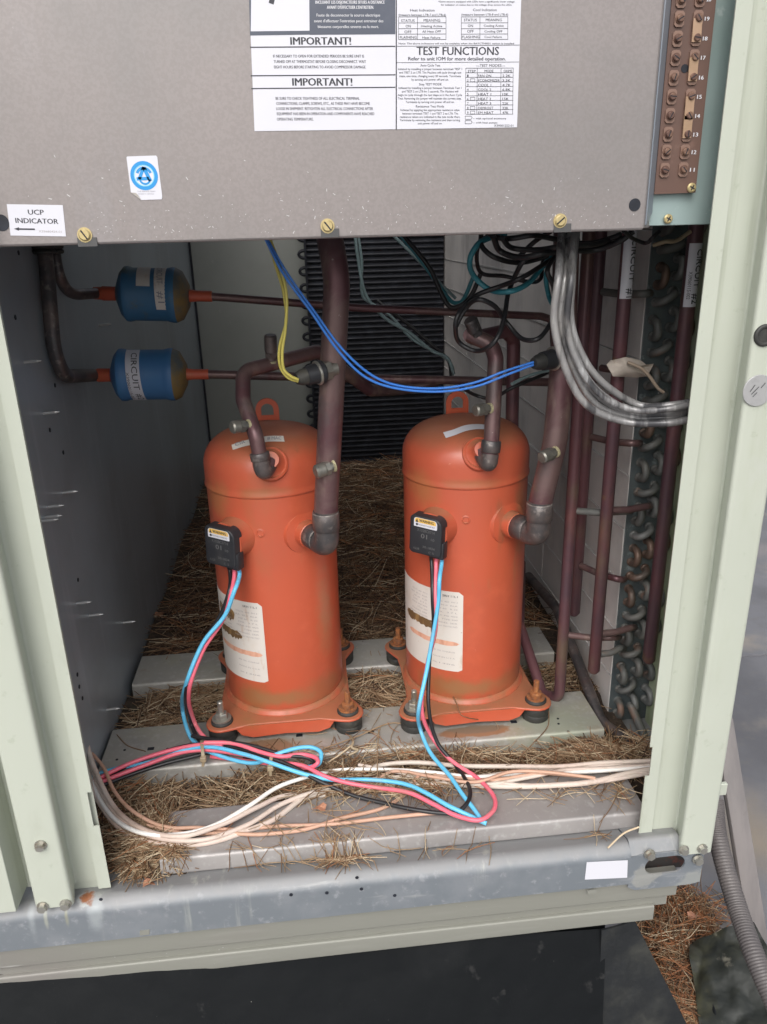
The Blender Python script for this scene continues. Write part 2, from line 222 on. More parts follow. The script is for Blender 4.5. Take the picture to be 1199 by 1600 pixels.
def lathe(prof, org, ax, n=32):
    u, v, a = frame(ax); org = Vector(org); V, Fc, rings = [], [], []
    for r, h in prof:
        if r < 1e-7: rings.append([len(V)]); V.append(org+a*h)
        else:
            rings.append(list(range(len(V), len(V)+n)))
            V += [org+a*h+(u*math.cos(2*math.pi*k/n)+v*math.sin(2*math.pi*k/n))*r for k in range(n)]
    for A, B in zip(rings, rings[1:]):
        for k in range(n):
            k2 = (k+1) % n
            if len(A) == 1 and len(B) == 1: continue
            if len(A) == 1: Fc.append((A[0], B[k2], B[k]))
            elif len(B) == 1: Fc.append((A[k], A[k2], B[0]))
            else: Fc.append((A[k], A[k2], B[k2], B[k]))
    return V, Fc
def cyl(p0, p1, r, n=20, r2=None, bev=0.):
    p0, p1 = Vector(p0), Vector(p1); h = (p1-p0).length; r2 = r if r2 is None else r2; b = bev
    P = [(0, 0), (r-b, 0), (r, b), (r2, h-b), (r2-b, h), (0, h)] if b else [(0, 0), (r, 0), (r2, h), (0, h)]
    return lathe(P, p0, p1-p0, n)
def hexa(p0, p1, r): return cyl(p0, p1, r, 6)
def smooth_path(P, step=8):
    P = [Vector(p) for p in P]
    if len(P) < 3: return P
    Q = [P[0]*2-P[1]]+P+[P[-1]*2-P[-2]]; out = []
    for i in range(1, len(Q)-2):
        a, b, c, d = Q[i-1:i+3]
        ta = (c-a); tb = (d-b); la = (b-a).length+1e-9; lb = (c-b).length+1e-9; lc = (d-c).length+1e-9
        m1 = ta*(lb/(la+lb)); m2 = tb*(lb/(lb+lc))
        for k in range(step):
            t = k/step; t2, t3 = t*t, t*t*t
            out.append(b*(2*t3-3*t2+1)+m1*(t3-2*t2+t)+c*(-2*t3+3*t2)+m2*(t3-t2))
    return out+[P[-1]]
def fillet(P, r, n=7):
    P = [Vector(p) for p in P]; out = [P[0]]
    for a, b, c in zip(P, P[1:], P[2:]):
        u, v = (a-b), (c-b); lu, lv = u.length, v.length; u.normalize(); v.normalize(); ang = u.angle(v)
        if ang > 3.1: out.append(b); continue
        d = min(r/math.tan(ang/2), lu*.48, lv*.48); s, e = b+u*d, b+v*d
        for k in range(n+1):
            t = k/n; out.append(s*(1-t)**2+b*2*t*(1-t)+e*t*t)
    return out+[P[-1]]
def tube(P, r, n=12, caps=True, rf=None):
    P = [Vector(p) for p in P]; V, Fc = [], []; N = len(P)
    T = [(P[min(i+1, N-1)]-P[max(i-1, 0)]).normalized() for i in range(N)]
    u = frame(T[0])[0]
    for i in range(N):
        if i: u = (u-T[i]*u.dot(T[i])).normalized()
        w = T[i].cross(u); rr = r if rf is None else rf(i, r)
        V += [P[i]+(u*math.cos(2*math.pi*k/n)+w*math.sin(2*math.pi*k/n))*rr for k in range(n)]
    for i in range(N-1):
        for k in range(n):
            k2 = (k+1) % n; Fc.append((i*n+k, i*n+k2, (i+1)*n+k2, (i+1)*n+k))
    if caps: Fc += [tuple(range(n))[::-1], tuple(range((N-1)*n, N*n))]
    return V, Fc
def extr(poly, vec):
    """planar polygon (3-D points) given thickness along vec"""
    n = len(poly); v = Vector(vec); V = [Vector(p) for p in poly]+[Vector(p)+v for p in poly]
    return V, [tuple(range(n))[::-1], tuple(range(n, 2*n))]+[(i, (i+1) % n, n+(i+1) % n, n+i) for i in range(n)]
def sheet(prof, th, fn, s0, s1, rad=.004, ns=1):
    """folded sheet metal: 2-D profile with rounded folds, thickness th, run from s0 to s1; fn(u,v,s)->xyz"""
    P = fillet([Vector((a, b, 0)) for a, b in prof], rad, 5); N = len(P); L, Rr = [], []
    for i in range(N):
        t = (P[min(i+1, N-1)]-P[max(i-1, 0)]).normalized(); nn = Vector((-t.y, t.x, 0))
        L.append(P[i]+nn*th/2); Rr.append(P[i]-nn*th/2)
    ring = L+Rr[::-1]; n = len(ring); V, Fc = [], []
    for k in range(ns+1):
        s = s0+(s1-s0)*k/ns; V += [Vector(fn(p.x, p.y, s)) for p in ring]
    for k in range(ns):
        for i in range(n):
            j = (i+1) % n; Fc.append((k*n+i, k*n+j, (k+1)*n+j, (k+1)*n+i))
    for k in (0, ns):
        for i in range(N-1): Fc.append((k*n+i, k*n+i+1, k*n+n-2-i, k*n+n-1-i))
    return V, Fc
def torus(c, ax, R, r, n=28, m=10):
    u, v, a = frame(ax); c = Vector(c)
    P = [c+(u*math.cos(2*math.pi*k/n)+v*math.sin(2*math.pi*k/n))*R for k in range(n)]; V, Fc = [], []
    for k in range(n):
        d = (P[k]-c).normalized()
        V += [P[k]+(d*math.cos(2*math.pi*j/m)+a*math.sin(2*math.pi*j/m))*r for j in range(m)]
    for k in range(n):
        for j in range(m):
            k2, j2 = (k+1) % n, (j+1) % m; Fc.append((k*m+j, k2*m+j, k2*m+j2, k*m+j2))
    return V, Fc
def rrect(w, h, r, n=5, chop=None):
    P = []
    for i, (sx, sy) in enumerate(((1, 1), (-1, 1), (-1, -1), (1, -1))):
        rr = r if not (chop and i in chop) else chop[i]
        for k in range(n+1):
            a = math.pi/2*(i+k/n); P.append((sx*(w/2-rr)+rr*math.cos(a), sy*(h/2-rr)+rr*math.sin(a)))
    return P

# ------------------------------------------------------------------ objects
ORGN = {}
def thing(name, label, cat, loc=(0, 0, 0), group=None):
    o = bpy.data.objects.new(name, None); o.empty_display_size = .02; COL.objects.link(o); o.location = loc
    o['label'] = label; o['category'] = cat
    if group: o['group'] = group
    ORGN[o.name] = Vector(loc); return o
def mk(name, g, mat, parent=None, sm=35, mats=None, mi=None):
    V, Fc = g; org = ORGN[parent.name] if parent else Vector((0, 0, 0))
    me = bpy.data.meshes.new(name)
    if parent is None and len(V):
        a = np.array([tuple(v) for v in V]); org = Vector(((a[:, 0].min()+a[:, 0].max())/2, (a[:, 1].min()+a[:, 1].max())/2, a[:, 2].min()))
    me.from_pydata([tuple(Vector(v)-org) for v in V], [], Fc)
    bm = bmesh.new(); bm.from_mesh(me); bmesh.ops.recalc_face_normals(bm, faces=bm.faces[:]); bm.to_mesh(me); bm.free()
    for m_ in (mats or [mat]): me.materials.append(m_)
    if mi is not None: me.polygons.foreach_set('material_index', mi)
    if sm: me.shade_smooth(); me.set_sharp_from_angle(angle=R_(sm))
    o = bpy.data.objects.new(name, me); COL.objects.link(o)
    if parent: o.parent = parent; ORGN[o.name] = org
    else: o.location = org; ORGN[o.name] = org
    return o
def tag(o, label, cat, group=None):
    o['label'] = label; o['category'] = cat
    if group: o['group'] = group
    return o
def rep(src, name, parent, loc, rot=None, mat=None):
    """another piece sharing src's mesh, at a place given in world axes"""
    o = bpy.data.objects.new(name, src if isinstance(src, bpy.types.Mesh) else src.data); COL.objects.link(o); o.parent = parent
    o.location = Vector(loc)-ORGN[parent.name]
    if rot is not None: o.rotation_euler = rot
    ORGN[o.name] = Vector(loc); return o
def mesh_of(name, g, mat, sm=35):
    me = bpy.data.meshes.new(name); me.from_pydata([tuple(v) for v in g[0]], [], g[1])
    bm = bmesh.new(); bm.from_mesh(me); bmesh.ops.recalc_face_normals(bm, faces=bm.faces[:]); bm.to_mesh(me); bm.free()
    me.materials.append(mat)
    if sm: me.shade_smooth(); me.set_sharp_from_angle(angle=R_(sm))
    return me
def stuff(o): o['kind'] = 'stuff'; return o

# lettering -----------------------------------------------------------------
_tc = {}
def glyphs(s):
    if s in _tc: return _tc[s]
    cu = bpy.data.curves.new('t', 'FONT'); cu.body = s; cu.resolution_u = 2; cu.size = 1
    o = bpy.data.objects.new('t', cu); COL.objects.link(o)
    me = bpy.data.meshes.new_from_object(o.evaluated_get(bpy.context.evaluated_depsgraph_get()))
    V = [(v.co.x, v.co.y) for v in me.vertices]; Fc = [tuple(p.vertices) for p in me.polygons]
    bpy.data.objects.remove(o); bpy.data.curves.remove(cu); bpy.data.meshes.remove(me)
    _tc[s] = (V, Fc); return V, Fc
_tcc = {}
def glyphs_cut(s, nx=0, ny=0):
    "the same letters sliced finely, to be bent round a pipe or shell"
    if (s, nx, ny) in _tcc: return _tcc[(s, nx, ny)]
    V, Fc = glyphs(s); bm = bmesh.new(); vs = [bm.verts.new((x, y, 0)) for x, y in V]
    for f in Fc:
        try: bm.faces.new([vs[i] for i in f])
        except ValueError: pass
    x0, x1 = min(v[0] for v in V), max(v[0] for v in V); y0, y1 = min(v[1] for v in V), max(v[1] for v in V)
    for n, lo, hi, ax in ((nx, x0, x1, 0), (ny, y0, y1, 1)):
        for k in range(1, n):
            co_ = [0, 0, 0]; co_[ax] = lo+(hi-lo)*k/n; no = [0, 0, 0]; no[ax] = 1
            bmesh.ops.bisect_plane(bm, geom=bm.verts[:]+bm.edges[:]+bm.faces[:], plane_co=co_, plane_no=no, dist=1e-6)
    VV, FF = from_bm(bm); _tcc[(s, nx, ny)] = ([(v.x, v.y) for v in VV], FF); return _tcc[(s, nx, ny)]
def line(s, a, b, h, out, bold=0.):
    """text from a to b (baseline ends), cap height h; out = direction the print faces"""
    V, Fc = glyphs(s); 
    if not V: return [], []
    a, b = Vector(a), Vector(b); x0 = min(v[0] for v in V); x1 = max(v[0] for v in V); u = (b-a); L = u.length; u.normalize()
    up = Vector(out).cross(u).normalized(); o = Vector(out)*.0004; hh = h/.73
    G = ([a+o+u*((v[0]-x0)/(x1-x0)*L)+up*(v[1]*hh) for v in V], Fc)
    if bold:
        G2 = ([p+u*bold+Vector(out)*.00003 for p in G[0]], Fc); G = join(G, G2)
    return G
OUT = Vector((0, -1, 0))
def pline(s, x0, x1, yb, hpx, Y, bold=0., dy=0):
    a, b = at(x0, yb, Y=Y), at(x1, yb+dy, Y=Y); h = (at(x0, yb, Y=Y)-at(x0, yb-hpx, Y=Y)).length
    return line(s, a, b, h, OUT, bold)
def pquad(P, Y, th=.0002):
    return extr([at(x, y, Y=Y) for x, y in P], (0, -th, 0))
def prule(x0, y0, x1, y1, w, Y):
    a, b = at(x0, y0, Y=Y), at(x1, y1, Y=Y); u = (b-a).normalized(); n = OUT.cross(u)*w/2
    return extr([a-n+OUT*.0004, b-n+OUT*.0004, b+n+OUT*.0004, a+n+OUT*.0004], (0, -.00005, 0))

# ================================================================== CABINET
WX, CXW = -.315, .437           # inner faces: left wall, right coil
FL = -.047                      # base pan
RZ = -.44                       # roof level
cab = thing('rooftop_air_conditioner', 'sage green sheet metal air conditioner cabinet with its service door off', 'air conditioner', (0, .8, FL))
EX = lambda u, v, s: (u, v, s)      # profile in XY run up Z
EZ = lambda u, v, s: (s, u, v)      # profile in YZ run along X
TOP = 1.12
def X_(px, py, Y): return at(px, py, Y=Y).x
def Z_(px, py, Y): return at(px, py, Y=Y).z
# base pan, walls, deck
mk('base_pan', extr([(-.60, .0, FL-.004), (.450, .0, FL-.004), (.450, .03, FL-.004), (.53, .15, FL-.004), (.53, 1.9, FL-.004), (-.60, 1.9, FL-.004)], (0, 0, .004)), m_galv, cab, 0)
mk('side_wall', join(sheet([(WX, .016), (WX, 1.73)], .002, EX, FL, TOP), sheet([(WX-.002, .012), (WX-.002, .016)], .002, EX, FL, TOP)), m_wall, cab)
mk('back_panel', box((WX-.01, 1.73, FL), (.10, 1.735, TOP)), m_back, cab)
mk('panel_seam', box((WX+.002, 1.722, FL), (WX+.007, 1.729, TOP)), m_dark, cab)
def deck(x0, x1, y0, y1, cx_, cy_, r, n=48):
    V = []
    for k in range(n):
        a = 2*math.pi*k/n; c, s = math.cos(a), math.sin(a); tx = ((x1 if c > 0 else x0)-cx_)/(c if abs(c) > 1e-9 else 1e-9); ty = ((y1 if s > 0 else y0)-cy_)/(s if abs(s) > 1e-9 else 1e-9); t = min(abs(tx), abs(ty))
        V += [(cx_+c*r, cy_+s*r, TOP), (cx_+c*t, cy_+s*t, TOP), (cx_+c*r, cy_+s*r, TOP+.03)]
    Fc = []
    for k in range(n): j = (k+1) % n; Fc += [(3*k, 3*k+1, 3*j+1, 3*j), (3*k, 3*j, 3*j+2, 3*k+2)]
    return V, Fc
mk('unseen_top_deck', join(deck(-.62, .66, .05, .62, .06, .335, .20), deck(-.62, .66, .62, 1.95, .06, 1.16, .36)), m_galv, cab)  # unseen deck, its fan openings added to let daylight into the compartment
mk('unseen_fan_guard', join(*[torus((.06, 1.16, TOP+.032), (0, 0, 1), .06+.05*k, .002, 36, 6) for k in range(7)], *[cyl((.06+.05*math.cos(a), 1.16+.05*math.sin(a), TOP+.032), (.06+.37*math.cos(a), 1.16+.37*math.sin(a), TOP+.032), .0025, 6) for a in (0, 1.05, 2.1, 3.14, 4.19, 5.24)],
    *[torus((.06, .335, TOP+.032), (0, 0, 1), .05+.035*k, .002, 30, 6) for k in range(5)]), m_dark, cab)  # unseen grille added over the daylight openings
mk('outer_wall', join(box((.53, 0.14, FL), (.534, 1.9, TOP)), box((-.62, 1.90, FL), (.66, 1.904, TOP))), m_post, cab)
# corner of back coil and fin wall: round edged post
cp = at(700, 640, Y=1.70)
mk('rear_post', join(cyl((cp.x, 1.72, FL), (cp.x, 1.72, TOP), .022, 20), box((cp.x, 1.715, FL), (CXW+.03, 1.725, TOP))), M('rear_post_paint', (.13, .13, .135), .45, .2), cab)
# small screws poking through the left wall
SC = [(98, 770, .0), (75, 792, 0), (72, 808, 0), (66, 814, 0), (120, 943, 0), (140, 962, 0), (193, 973, 0), (38, 566, 0), (68, 646, 0), (155, 508, 0), (167, 1109, 0)]
scm = mesh_of('wall_screw', join(cyl((0, 0, 0), (.014, 0, .0008), .0019, 8), cyl((.014, 0, .0008), (.019, 0, .001), .0019, 8, .0003)), M('bright_screw', (.6, .6, .58), .35, .6))
for x, y, _ in SC:
    p = at(x, y, X=WX+.001); rep(scm, 'wall_screw', cab, p)
holes = [at(x, y, X=WX+.0012) for x, y in ((121, 1054), (124, 1073), (129, 1091), (122, 906), (29, 395), (24, 496), (86, 602), (78, 672), (99, 707))]
hm = mesh_of('punched_hole', cyl((0, 0, 0), (.0006, 0, 0), .0028, 10), m_dark, 0)
for p in holes: rep(hm, 'punched_hole', cab, p)

# ---- corner posts: folded sheet run up Z
def post(side):
    if side < 0:
        xs = [X_(27, 1395,   .0105), X_(52, 1405, -.0225), X_(115, 1412, -.0225), X_(119, 1380,   .0105), X_(153, 1378,   .0105)]
        zb = Z_(85, 1417, -.0225)
        prof = [(xs[0]-.03,   .0105), (xs[1]-.001,   .0105), (xs[1]+.001, -.0225), (xs[2], -.0225), (xs[3]-.002,   .0105), (xs[4]+.004,   .0105)]
    else:
        xs = [X_(1112, 1328, -.0225), X_(1063, 1328, -.0225), X_(1058, 1300,   .0105), X_(1016, 1300,   .0105)]
        zb = Z_(1090, 1333, -.0225)
        prof = [(.532, .14), (xs[0], .030), (xs[0], -.0225), (xs[1], -.0225), (xs[2],   .0105), (xs[3]-.004,   .0105)]
    p = mk('corner_post', sheet(prof, .0016, EX, zb, TOP, .004), m_post, cab, 40)
    # lip round the opening, with its notch
    Y =  .004; E = (lambda px, py: at(px, py, Y=Y))
    if side < 0:
        o = E(152, 1377).x; i = E(174, 1388).x; zs = [Z_(160, 1388, Y), Z_(160, 1290, Y), Z_(150, 1237, Y)]; nd = -.006
    else:
        o = E(1017, 1313).x; i = E(997, 1313).x; zs = [Z_(1005, 1316, Y), Z_(1010, 1213, Y), Z_(1014, 1168, Y)]; nd = .005
    i2 = i+nd*.35
    poly = [(o, Y, zs[0]), (i, Y, zs[0]), (i, Y, zs[1]), (i+nd, Y, zs[1]), (i+nd, Y, zs[2]), (i2 if side > 0 else i-.001, Y, zs[2]), (i2 if side > 0 else i-.001, Y, TOP), (o, Y, TOP)]
    mk('opening_lip', join(extr(poly, (0, .0014, 0)), box((o+(.0004 if side < 0 else -.0016), Y+.0006, zs[0]+.004), (o+(.0016 if side < 0 else -.0004),   .0120, TOP))), m_post, p, 0)
    return p, zb
pL, zL = post(-1); pR, zR = post(1)
LIPR = at(997, 1313, Y=.004).x
# return leg behind the right lip (mossy inner side) and left
mk('post_return', box((.4955, .09, FL), (.4970, .262, TOP)), m_post_in, cab, 0)
mk('post_return', box((WX-.002, .0115, FL), (-.256, .0125, TOP)), m_post, cab, 0)
# neighbouring panel beyond the left post, upper and lower sheet with a seam between
xe = X_(26, 1422, -.027); zsm = Z_(5, 1208, -.027)
mk('side_panel', join(box((-1.0, -.028, Z_(10, 1425, -.027)), (xe, -.026, zsm-.001), .0005, 1), box((xe-.0015, -.026, Z_(10, 1425, -.027)), (xe,   .0105, zsm-.001))), m_post, cab, 0)
mk('side_panel', box((-1.0, -.028, zsm+.001), (xe-.006, -.026, TOP), .0005, 1), m_post, cab, 0)
# hex bolts on the posts
bolt = mesh_of('bolt', join(cyl((0, 0, 0), (0, -.0015, 0), .0068, 20), hexa((0, -.0014, 0), (0, -.0062, 0), .0052)), m_bolt, 30)
for (x, y, pp, Y, k) in [(64, 1320, pL, -.0236, 0), (67, 1416, pL, -.0236, 0), (103, 1412, pL, -.0236, 1), (1068, 1327, pR, -.0236, 0), (1097, 1325, pR, -.0236, 0)]:
    o = rep(bolt, 'bolt', pp, at(x, y, Y=Y), (0, random.random(), 0)); o.scale = (.93,)*3
rust_bolt = mesh_of('bolt', join(cyl((0, 0, 0), (0, -.0015, 0), .0068, 20), hexa((0, -.0014, 0), (0, -.0066, 0), .0054)), M('aged_bolt', (.36, .29, .24), .6, .4, [n_(120, .4, .65, (.3, .16, .09), .7)]), 30)
# knock-out disc and cable grommet on the right post
kd = at(1184, 610, Y=-.0236)
mk('knockout_disc', cyl(kd, kd+Vector((0, -.0014, 0)), .0150, 36, bev=.0004), M('knockout_zinc', (.40, .40, .40), .45, .3, [n_(60, .5, .7, (.3, .3, .3), .6), n_(12, .66, .68, (.05, .05, .05), .9, sv=(1, 1, 4))]), pR)
I = [prule(a_, b_, c_, d_, .0006, -.0252) for a_, b_, c_, d_ in ((1172, 612, 1180, 601), (1174, 616, 1186, 604), (1189, 606, 1196, 598), (1176, 620, 1183, 613))]
mk('scratch', join(*I), m_dark, bpy.data.objects['knockout_disc'], 0)
gp = at(1195, 524, Y=-.0236)
gr = mk('cable_grommet', join(torus(gp, (0, 1, 0), .0082, .0022), cyl(gp+Vector((0, .001, 0)), gp+Vector((0, -.0008, 0)), .0078, 24)), m_rub, pR)

# ---- base rail: rolled galvanised channel along the front
YF = -.018
YC_ = at(560, 1313, Z=-.004).y; zf = -.004; zfb = Z_(560, 1335, YC_-.003); zA = zfb-.0035; zB = Z_(560, 1358, -.006); zr = Z_(560, 1374, YF); zb0 = Z_(550, 1427, YF)
xr1 = X_(1056, 1372, YF)
rail = mk('base_rail', sheet([(.060, zA+.001), (YC_-.002, zA), (-.006, zB), (YF+.0005, zr-.006), (YF, zb0)], .0022, EZ, -1.0, X_(985, 1350, YF), .012, 40), m_galv, cab, 50)
# right end of the rail with its oblong lifting slot
xa, xb = X_(985, 1350, YF), X_(1099, 1345, YF-.001)
zt, zl = Z_(1040, 1330, YF), Z_(1040, 1385, YF)
sc_, hw, hh = at(1039, 1351, Y=YF), .0250, .0130
bm = bmesh.new(); outer = [(xa, zt), (xb, zt-.0), (xb, zl+.0), (xb-.035, zl-.001), (xa, zb0)]
N_ = 32; inner = []
for k in range(N_):
    a = 2*math.pi*k/N_; c, s = math.cos(a), math.sin(a)
    inner.append((sc_.x+(hw-hh)*(1 if c > 0 else -1)+hh*c, sc_.z+hh*s))
# ring of quads from slot to border
def border(a):
    c, s = math.cos(a), math.sin(a); tx = ((xb if c > 0 else xa)-sc_.x)/(c if abs(c) > 1e-6 else 1e-6); zl_ = zl if c > 0 else (zb0+zl)/2
    tz = ((zt if s > 0 else zl)-sc_.z)/(s if abs(s) > 1e-6 else 1e-6); t = min(abs(tx), abs(tz)); return (sc_.x+c*t, sc_.z+s*t)
V, Fc = [], []
for k in range(N_):
    a = 2*math.pi*k/N_; bx, bz = border(a); V += [(inner[k][0], YF-.0006, inner[k][1]), (bx, YF-.0006, bz), (inner[k][0], YF+.0018, inner[k][1]), (bx, YF+.0018, bz)]
for k in range(N_):
    j = (k+1) % N_; Fc += [(4*k, 4*j, 4*j+1, 4*k+1), (4*k+2, 4*k+3, 4*j+3, 4*j+2), (4*k, 4*k+2, 4*j+2, 4*j), (4*k+1, 4*j+1, 4*j+3, 4*k+3)]
mk('rail_end', join((V, Fc), sheet([(.060, zA+.004), (YC_-.002, zA+.003), (-.006, zB+.003), (YF, zt-.002)], .0022, EZ, xa, X_(1056, 1320, -.004), .006, 4)), m_galv, cab, 50)
mk('slot_shade_backing', box((xa-.05, YF+.03, zl-.004), (xb, YF+.033, zt)), M('slot_shade_rust', (.05, .045, .042), .7, 0, [n_(60, .56, .7, (.16, .05, .035), .8)]), cab, 0)  # dark sheet paints the shade inside the slot, with rust patches
for (x, y, k) in [(1015, 1334, 1), (1090, 1342, 0)]:
    q = at(x, y, Y=YF-.002); o = rep(bolt, 'bolt', rail, q, (0, .4, 0))
for (x, y) in ((103, 1413),):
    pass
for x, y in ((511, 1395), (565, 1389), (558, 1371), (158, 1405), (455, 1398), (617, 1399)):
    q = at(x, y, Y=YF-.0012); rep(mesh_of('punched_hole', cyl((0, 0, 0), (0, -.0004, 0), .0021, 10), m_dark, 0), 'punched_hole', rail, q)
# blank white sticker
mk('blank_sticker', pquad([(917, 1347), (981, 1344), (980, 1371), (914, 1374)], YF-.0012, .0004), m_white, rail, 0)
# ---- stepped flashing below the rail
z1 = zb0+.002
def strip(name, Y0, Y1, zt_, zb_, x1):
    return mk(name, sheet([(Y1+.012, zt_), (Y0, zt_), (Y0, zb_), (Y0+.008, zb_)], .0015, EZ, -1.0, x1, .002, 1), m_flash, cab, 40)
YS = -.010
zm = Z_(700, 1437, YS); ze = Z_(700, 1476, YS)
strip('flashing', YS, YS, zb0-.001, zm, X_(1056, 1395, YS))
strip('flashing', YS+.008, YS+.008, zm-.0005, Z_(700, 1450, YS+.008), X_(1040, 1415, YS+.008))
strip('flashing', YS+.003, YS+.003, Z_(700, 1450, YS+.003)-.0015, ze, X_(1020, 1435, YS+.003))
mk('flashing_tab', pquad([(918, 1391), (932, 1389), (932, 1395), (918, 1397)], YF-.001, .001), m_flash, cab, 0)
mk('flashing_tab', pquad([(219, 1454), (234, 1452), (234, 1459), (219, 1461)], YF-.001, .001), m_flash, cab, 0)

# ---- channels on the base pan
def channel(y0, y1, x0, x1, ztop, zbot, mat, notch=None, bev=.004):
    return mk('support_channel', sheet([(y1, zbot), (y1, ztop), (y0, ztop), (y0-.001, zbot), (y0+.010, zbot)], .002, EZ, x0, x1, bev, 24), mat, cab, 50)
ch1 = channel(.186, .285, WX+.006, .397, 0, FL+.004, m_chan)
ch2 = channel(.402, .492, WX+.010, .393, 0, FL+.004, m_chan)
sh = mesh_of('square_hole', box((-.0045, -.003, 0), (.0045, .003, .0005)), m_dark, 0)
for (x, y) in [(236, 1170), (468, 1149), (580, 1144), (803, 1128)]: rep(sh, 'square_hole', ch1, at(x, y, Z=.0012))
rh = mesh_of('round_hole', cyl((0, 0, 0), (0, 0, .0005), .0018, 10), m_dark, 0)
for (x, y) in [(195, 1172), (183, 1187), (262, 1170), (540, 1147), (873, 1131), (888, 1143), (872, 1123)]: rep(rh, 'round_hole', ch1, at(x, y, Z=.0012))
fc = mk('front_channel', sheet([(.105, zf-.012), (.105, zf), (YC_, zf), (YC_-.003, zfb), (YC_-.001, zfb-.001)], .002, EZ, X_(248, 1320, .03), X_(1006, 1280, .03), .0035, 24), m_pan, cab, 50)

# ---- black membrane kerb below, with its worn end flap
zc = ze+.004
def curb_pt(px, py, Y): return at(px, py, Y=Y)
CX1 = X_(985, 1450, .0)
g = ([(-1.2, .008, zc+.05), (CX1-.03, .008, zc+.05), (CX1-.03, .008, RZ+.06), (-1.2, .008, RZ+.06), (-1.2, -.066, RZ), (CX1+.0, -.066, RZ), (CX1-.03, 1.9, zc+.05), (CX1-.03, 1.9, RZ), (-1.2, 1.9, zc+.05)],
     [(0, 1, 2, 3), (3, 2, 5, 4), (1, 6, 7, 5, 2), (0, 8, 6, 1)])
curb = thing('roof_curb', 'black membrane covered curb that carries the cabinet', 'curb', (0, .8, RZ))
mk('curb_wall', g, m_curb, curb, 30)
def drape(name, P4, nx, nz, amp, mat, par, seed):
    """rumpled sheet between four corners, with thickness"""
    r = np.random.default_rng(seed); ph = r.uniform(0, 6, 8); A, B, C_, D = [Vector(p) for p in P4]; V = []
    n = (B-A).cross(D-A).normalized()
    for j in range(nz+1):
        for i in range(nx+1):
            s, t = i/nx, j/nz; p = (A*(1-s)+B*s)*(1-t)+(D*(1-s)+C_*s)*t
            q_ = p*9; w = amp*(mnoise.noise(q_+Vector((seed, 0, 0)))*1.2-2.2*abs(mnoise.noise(q_*.6+Vector((0, seed, 0))))-1.0*abs(mnoise.noise(q_*1.7+Vector((0, 0, seed))))+.35*mnoise.noise(q_*5))
            V.append(p+n*w)
    Fc = [(j*(nx+1)+i, j*(nx+1)+i+1, (j+1)*(nx+1)+i+1, (j+1)*(nx+1)+i) for j in range(nz) for i in range(nx)]
    k = len(V); V2 = [v-n*.003 for v in V]; Fb = [tuple(q+k for q in f) for f in Fc]
    W_ = nx+1; edge = [i for i in range(W_)]+[j*W_+nx for j in range(1, nz+1)]+[nz*W_+i for i in range(nx-1, -1, -1)]+[j*W_ for j in range(nz-1, 0, -1)]
    Fe = [(edge[i], edge[(i+1) % len(edge)], edge[(i+1) % len(edge)]+k, edge[i]+k) for i in range(len(edge))]
    return mk(name, (V+V2, Fc+Fb+Fe), mat, par, 60)
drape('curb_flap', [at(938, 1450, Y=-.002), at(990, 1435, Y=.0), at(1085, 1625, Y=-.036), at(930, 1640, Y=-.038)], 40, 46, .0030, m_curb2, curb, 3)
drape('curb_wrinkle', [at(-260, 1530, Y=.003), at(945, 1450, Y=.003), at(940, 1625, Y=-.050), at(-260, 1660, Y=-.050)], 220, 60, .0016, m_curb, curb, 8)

# ---- roof
def grid(x0, x1, y0, y1, nx, ny, fz):
    V = [(x0+(x1-x0)*i/nx, y0+(y1-y0)*j/ny, 0) for j in range(ny+1) for i in range(nx+1)]; V = [(x, y, fz(x, y)) for x, y, _ in V]
    return V, [(j*(nx+1)+i, j*(nx+1)+i+1, (j+1)*(nx+1)+i+1, (j+1)*(nx+1)+i) for j in range(ny) for i in range(nx)]
roof = mk('roof', join(grid(-12, 14, -6, 30, 60, 60, lambda x, y: RZ-.0035+.0)), m_mem, None, 30); roof['kind'] = 'structure'
o = mk('roof_seam', join(box((.3, 1.02, RZ-.003), (8, 2.4, RZ+.002)), box((.3, 3.0, RZ-.003), (8, 4.6, RZ+.002))), m_mem, roof, 30)
flap = thing('membrane_flap', 'mossy crumpled membrane flap lying on the roof beside the conduit', 'membrane', at(1110, 1560, Z=RZ))
drape('membrane_fold', [at(1085, 1490, Z=RZ+.012), at(1190, 1470, Z=RZ+.055), at(1300, 1660, Z=RZ+.03), at(1110, 1680, Z=RZ+.004)], 60, 50, .016, m_moss, flap, 5)
drape('membrane_fold', [at(1078, 1480, Z=RZ+.005), at(1100, 1475, Z=RZ+.04), at(1140, 1660, Z=RZ+.035), at(1090, 1670, Z=RZ+.002)], 10, 24, .004, m_curb2, flap, 6)

# ================================================================== CONTROL PANEL
PY = .018
pb = (at(0, 386, Y=PY).z+at(1005, 358, Y=PY).z)/2
px1 = (at(1005, 357, Y=PY).x+at(1035, 0, Y=PY).x)/2
cpn = thing('control_box', 'grey brown steel control panel across the top of the opening, with wiring labels', 'control panel', (0, PY, pb))
hol = at(992, 320, Y=PY)
mk('panel_sheet', join(sheet([(-.36, PY), (px1, PY), (px1+.011, PY+.013), (px1+.012, PY+.04)], .0014, EX, pb+.0015, TOP, .003, 1), sheet([(PY+.05, pb+.004), (PY+.0005, pb), (PY, pb+.006)], .0014, EZ, -.36, px1, .002, 1)), m_panel, cpn, 30)
mk('panel_return', extr([(px1+.0025, PY+.0015, pb+.004), (px1+.0120, PY+.0125, pb+.014), (px1+.0120, PY+.0125, TOP), (px1+.0025, PY+.0015, TOP)], (.0009, -.0009, 0)), m_chamf, cpn, 0)
mk('box_floor', box((-.36, PY+.03, pb+.012), (.44, .45, pb+.016)), m_wall, cpn, 0)
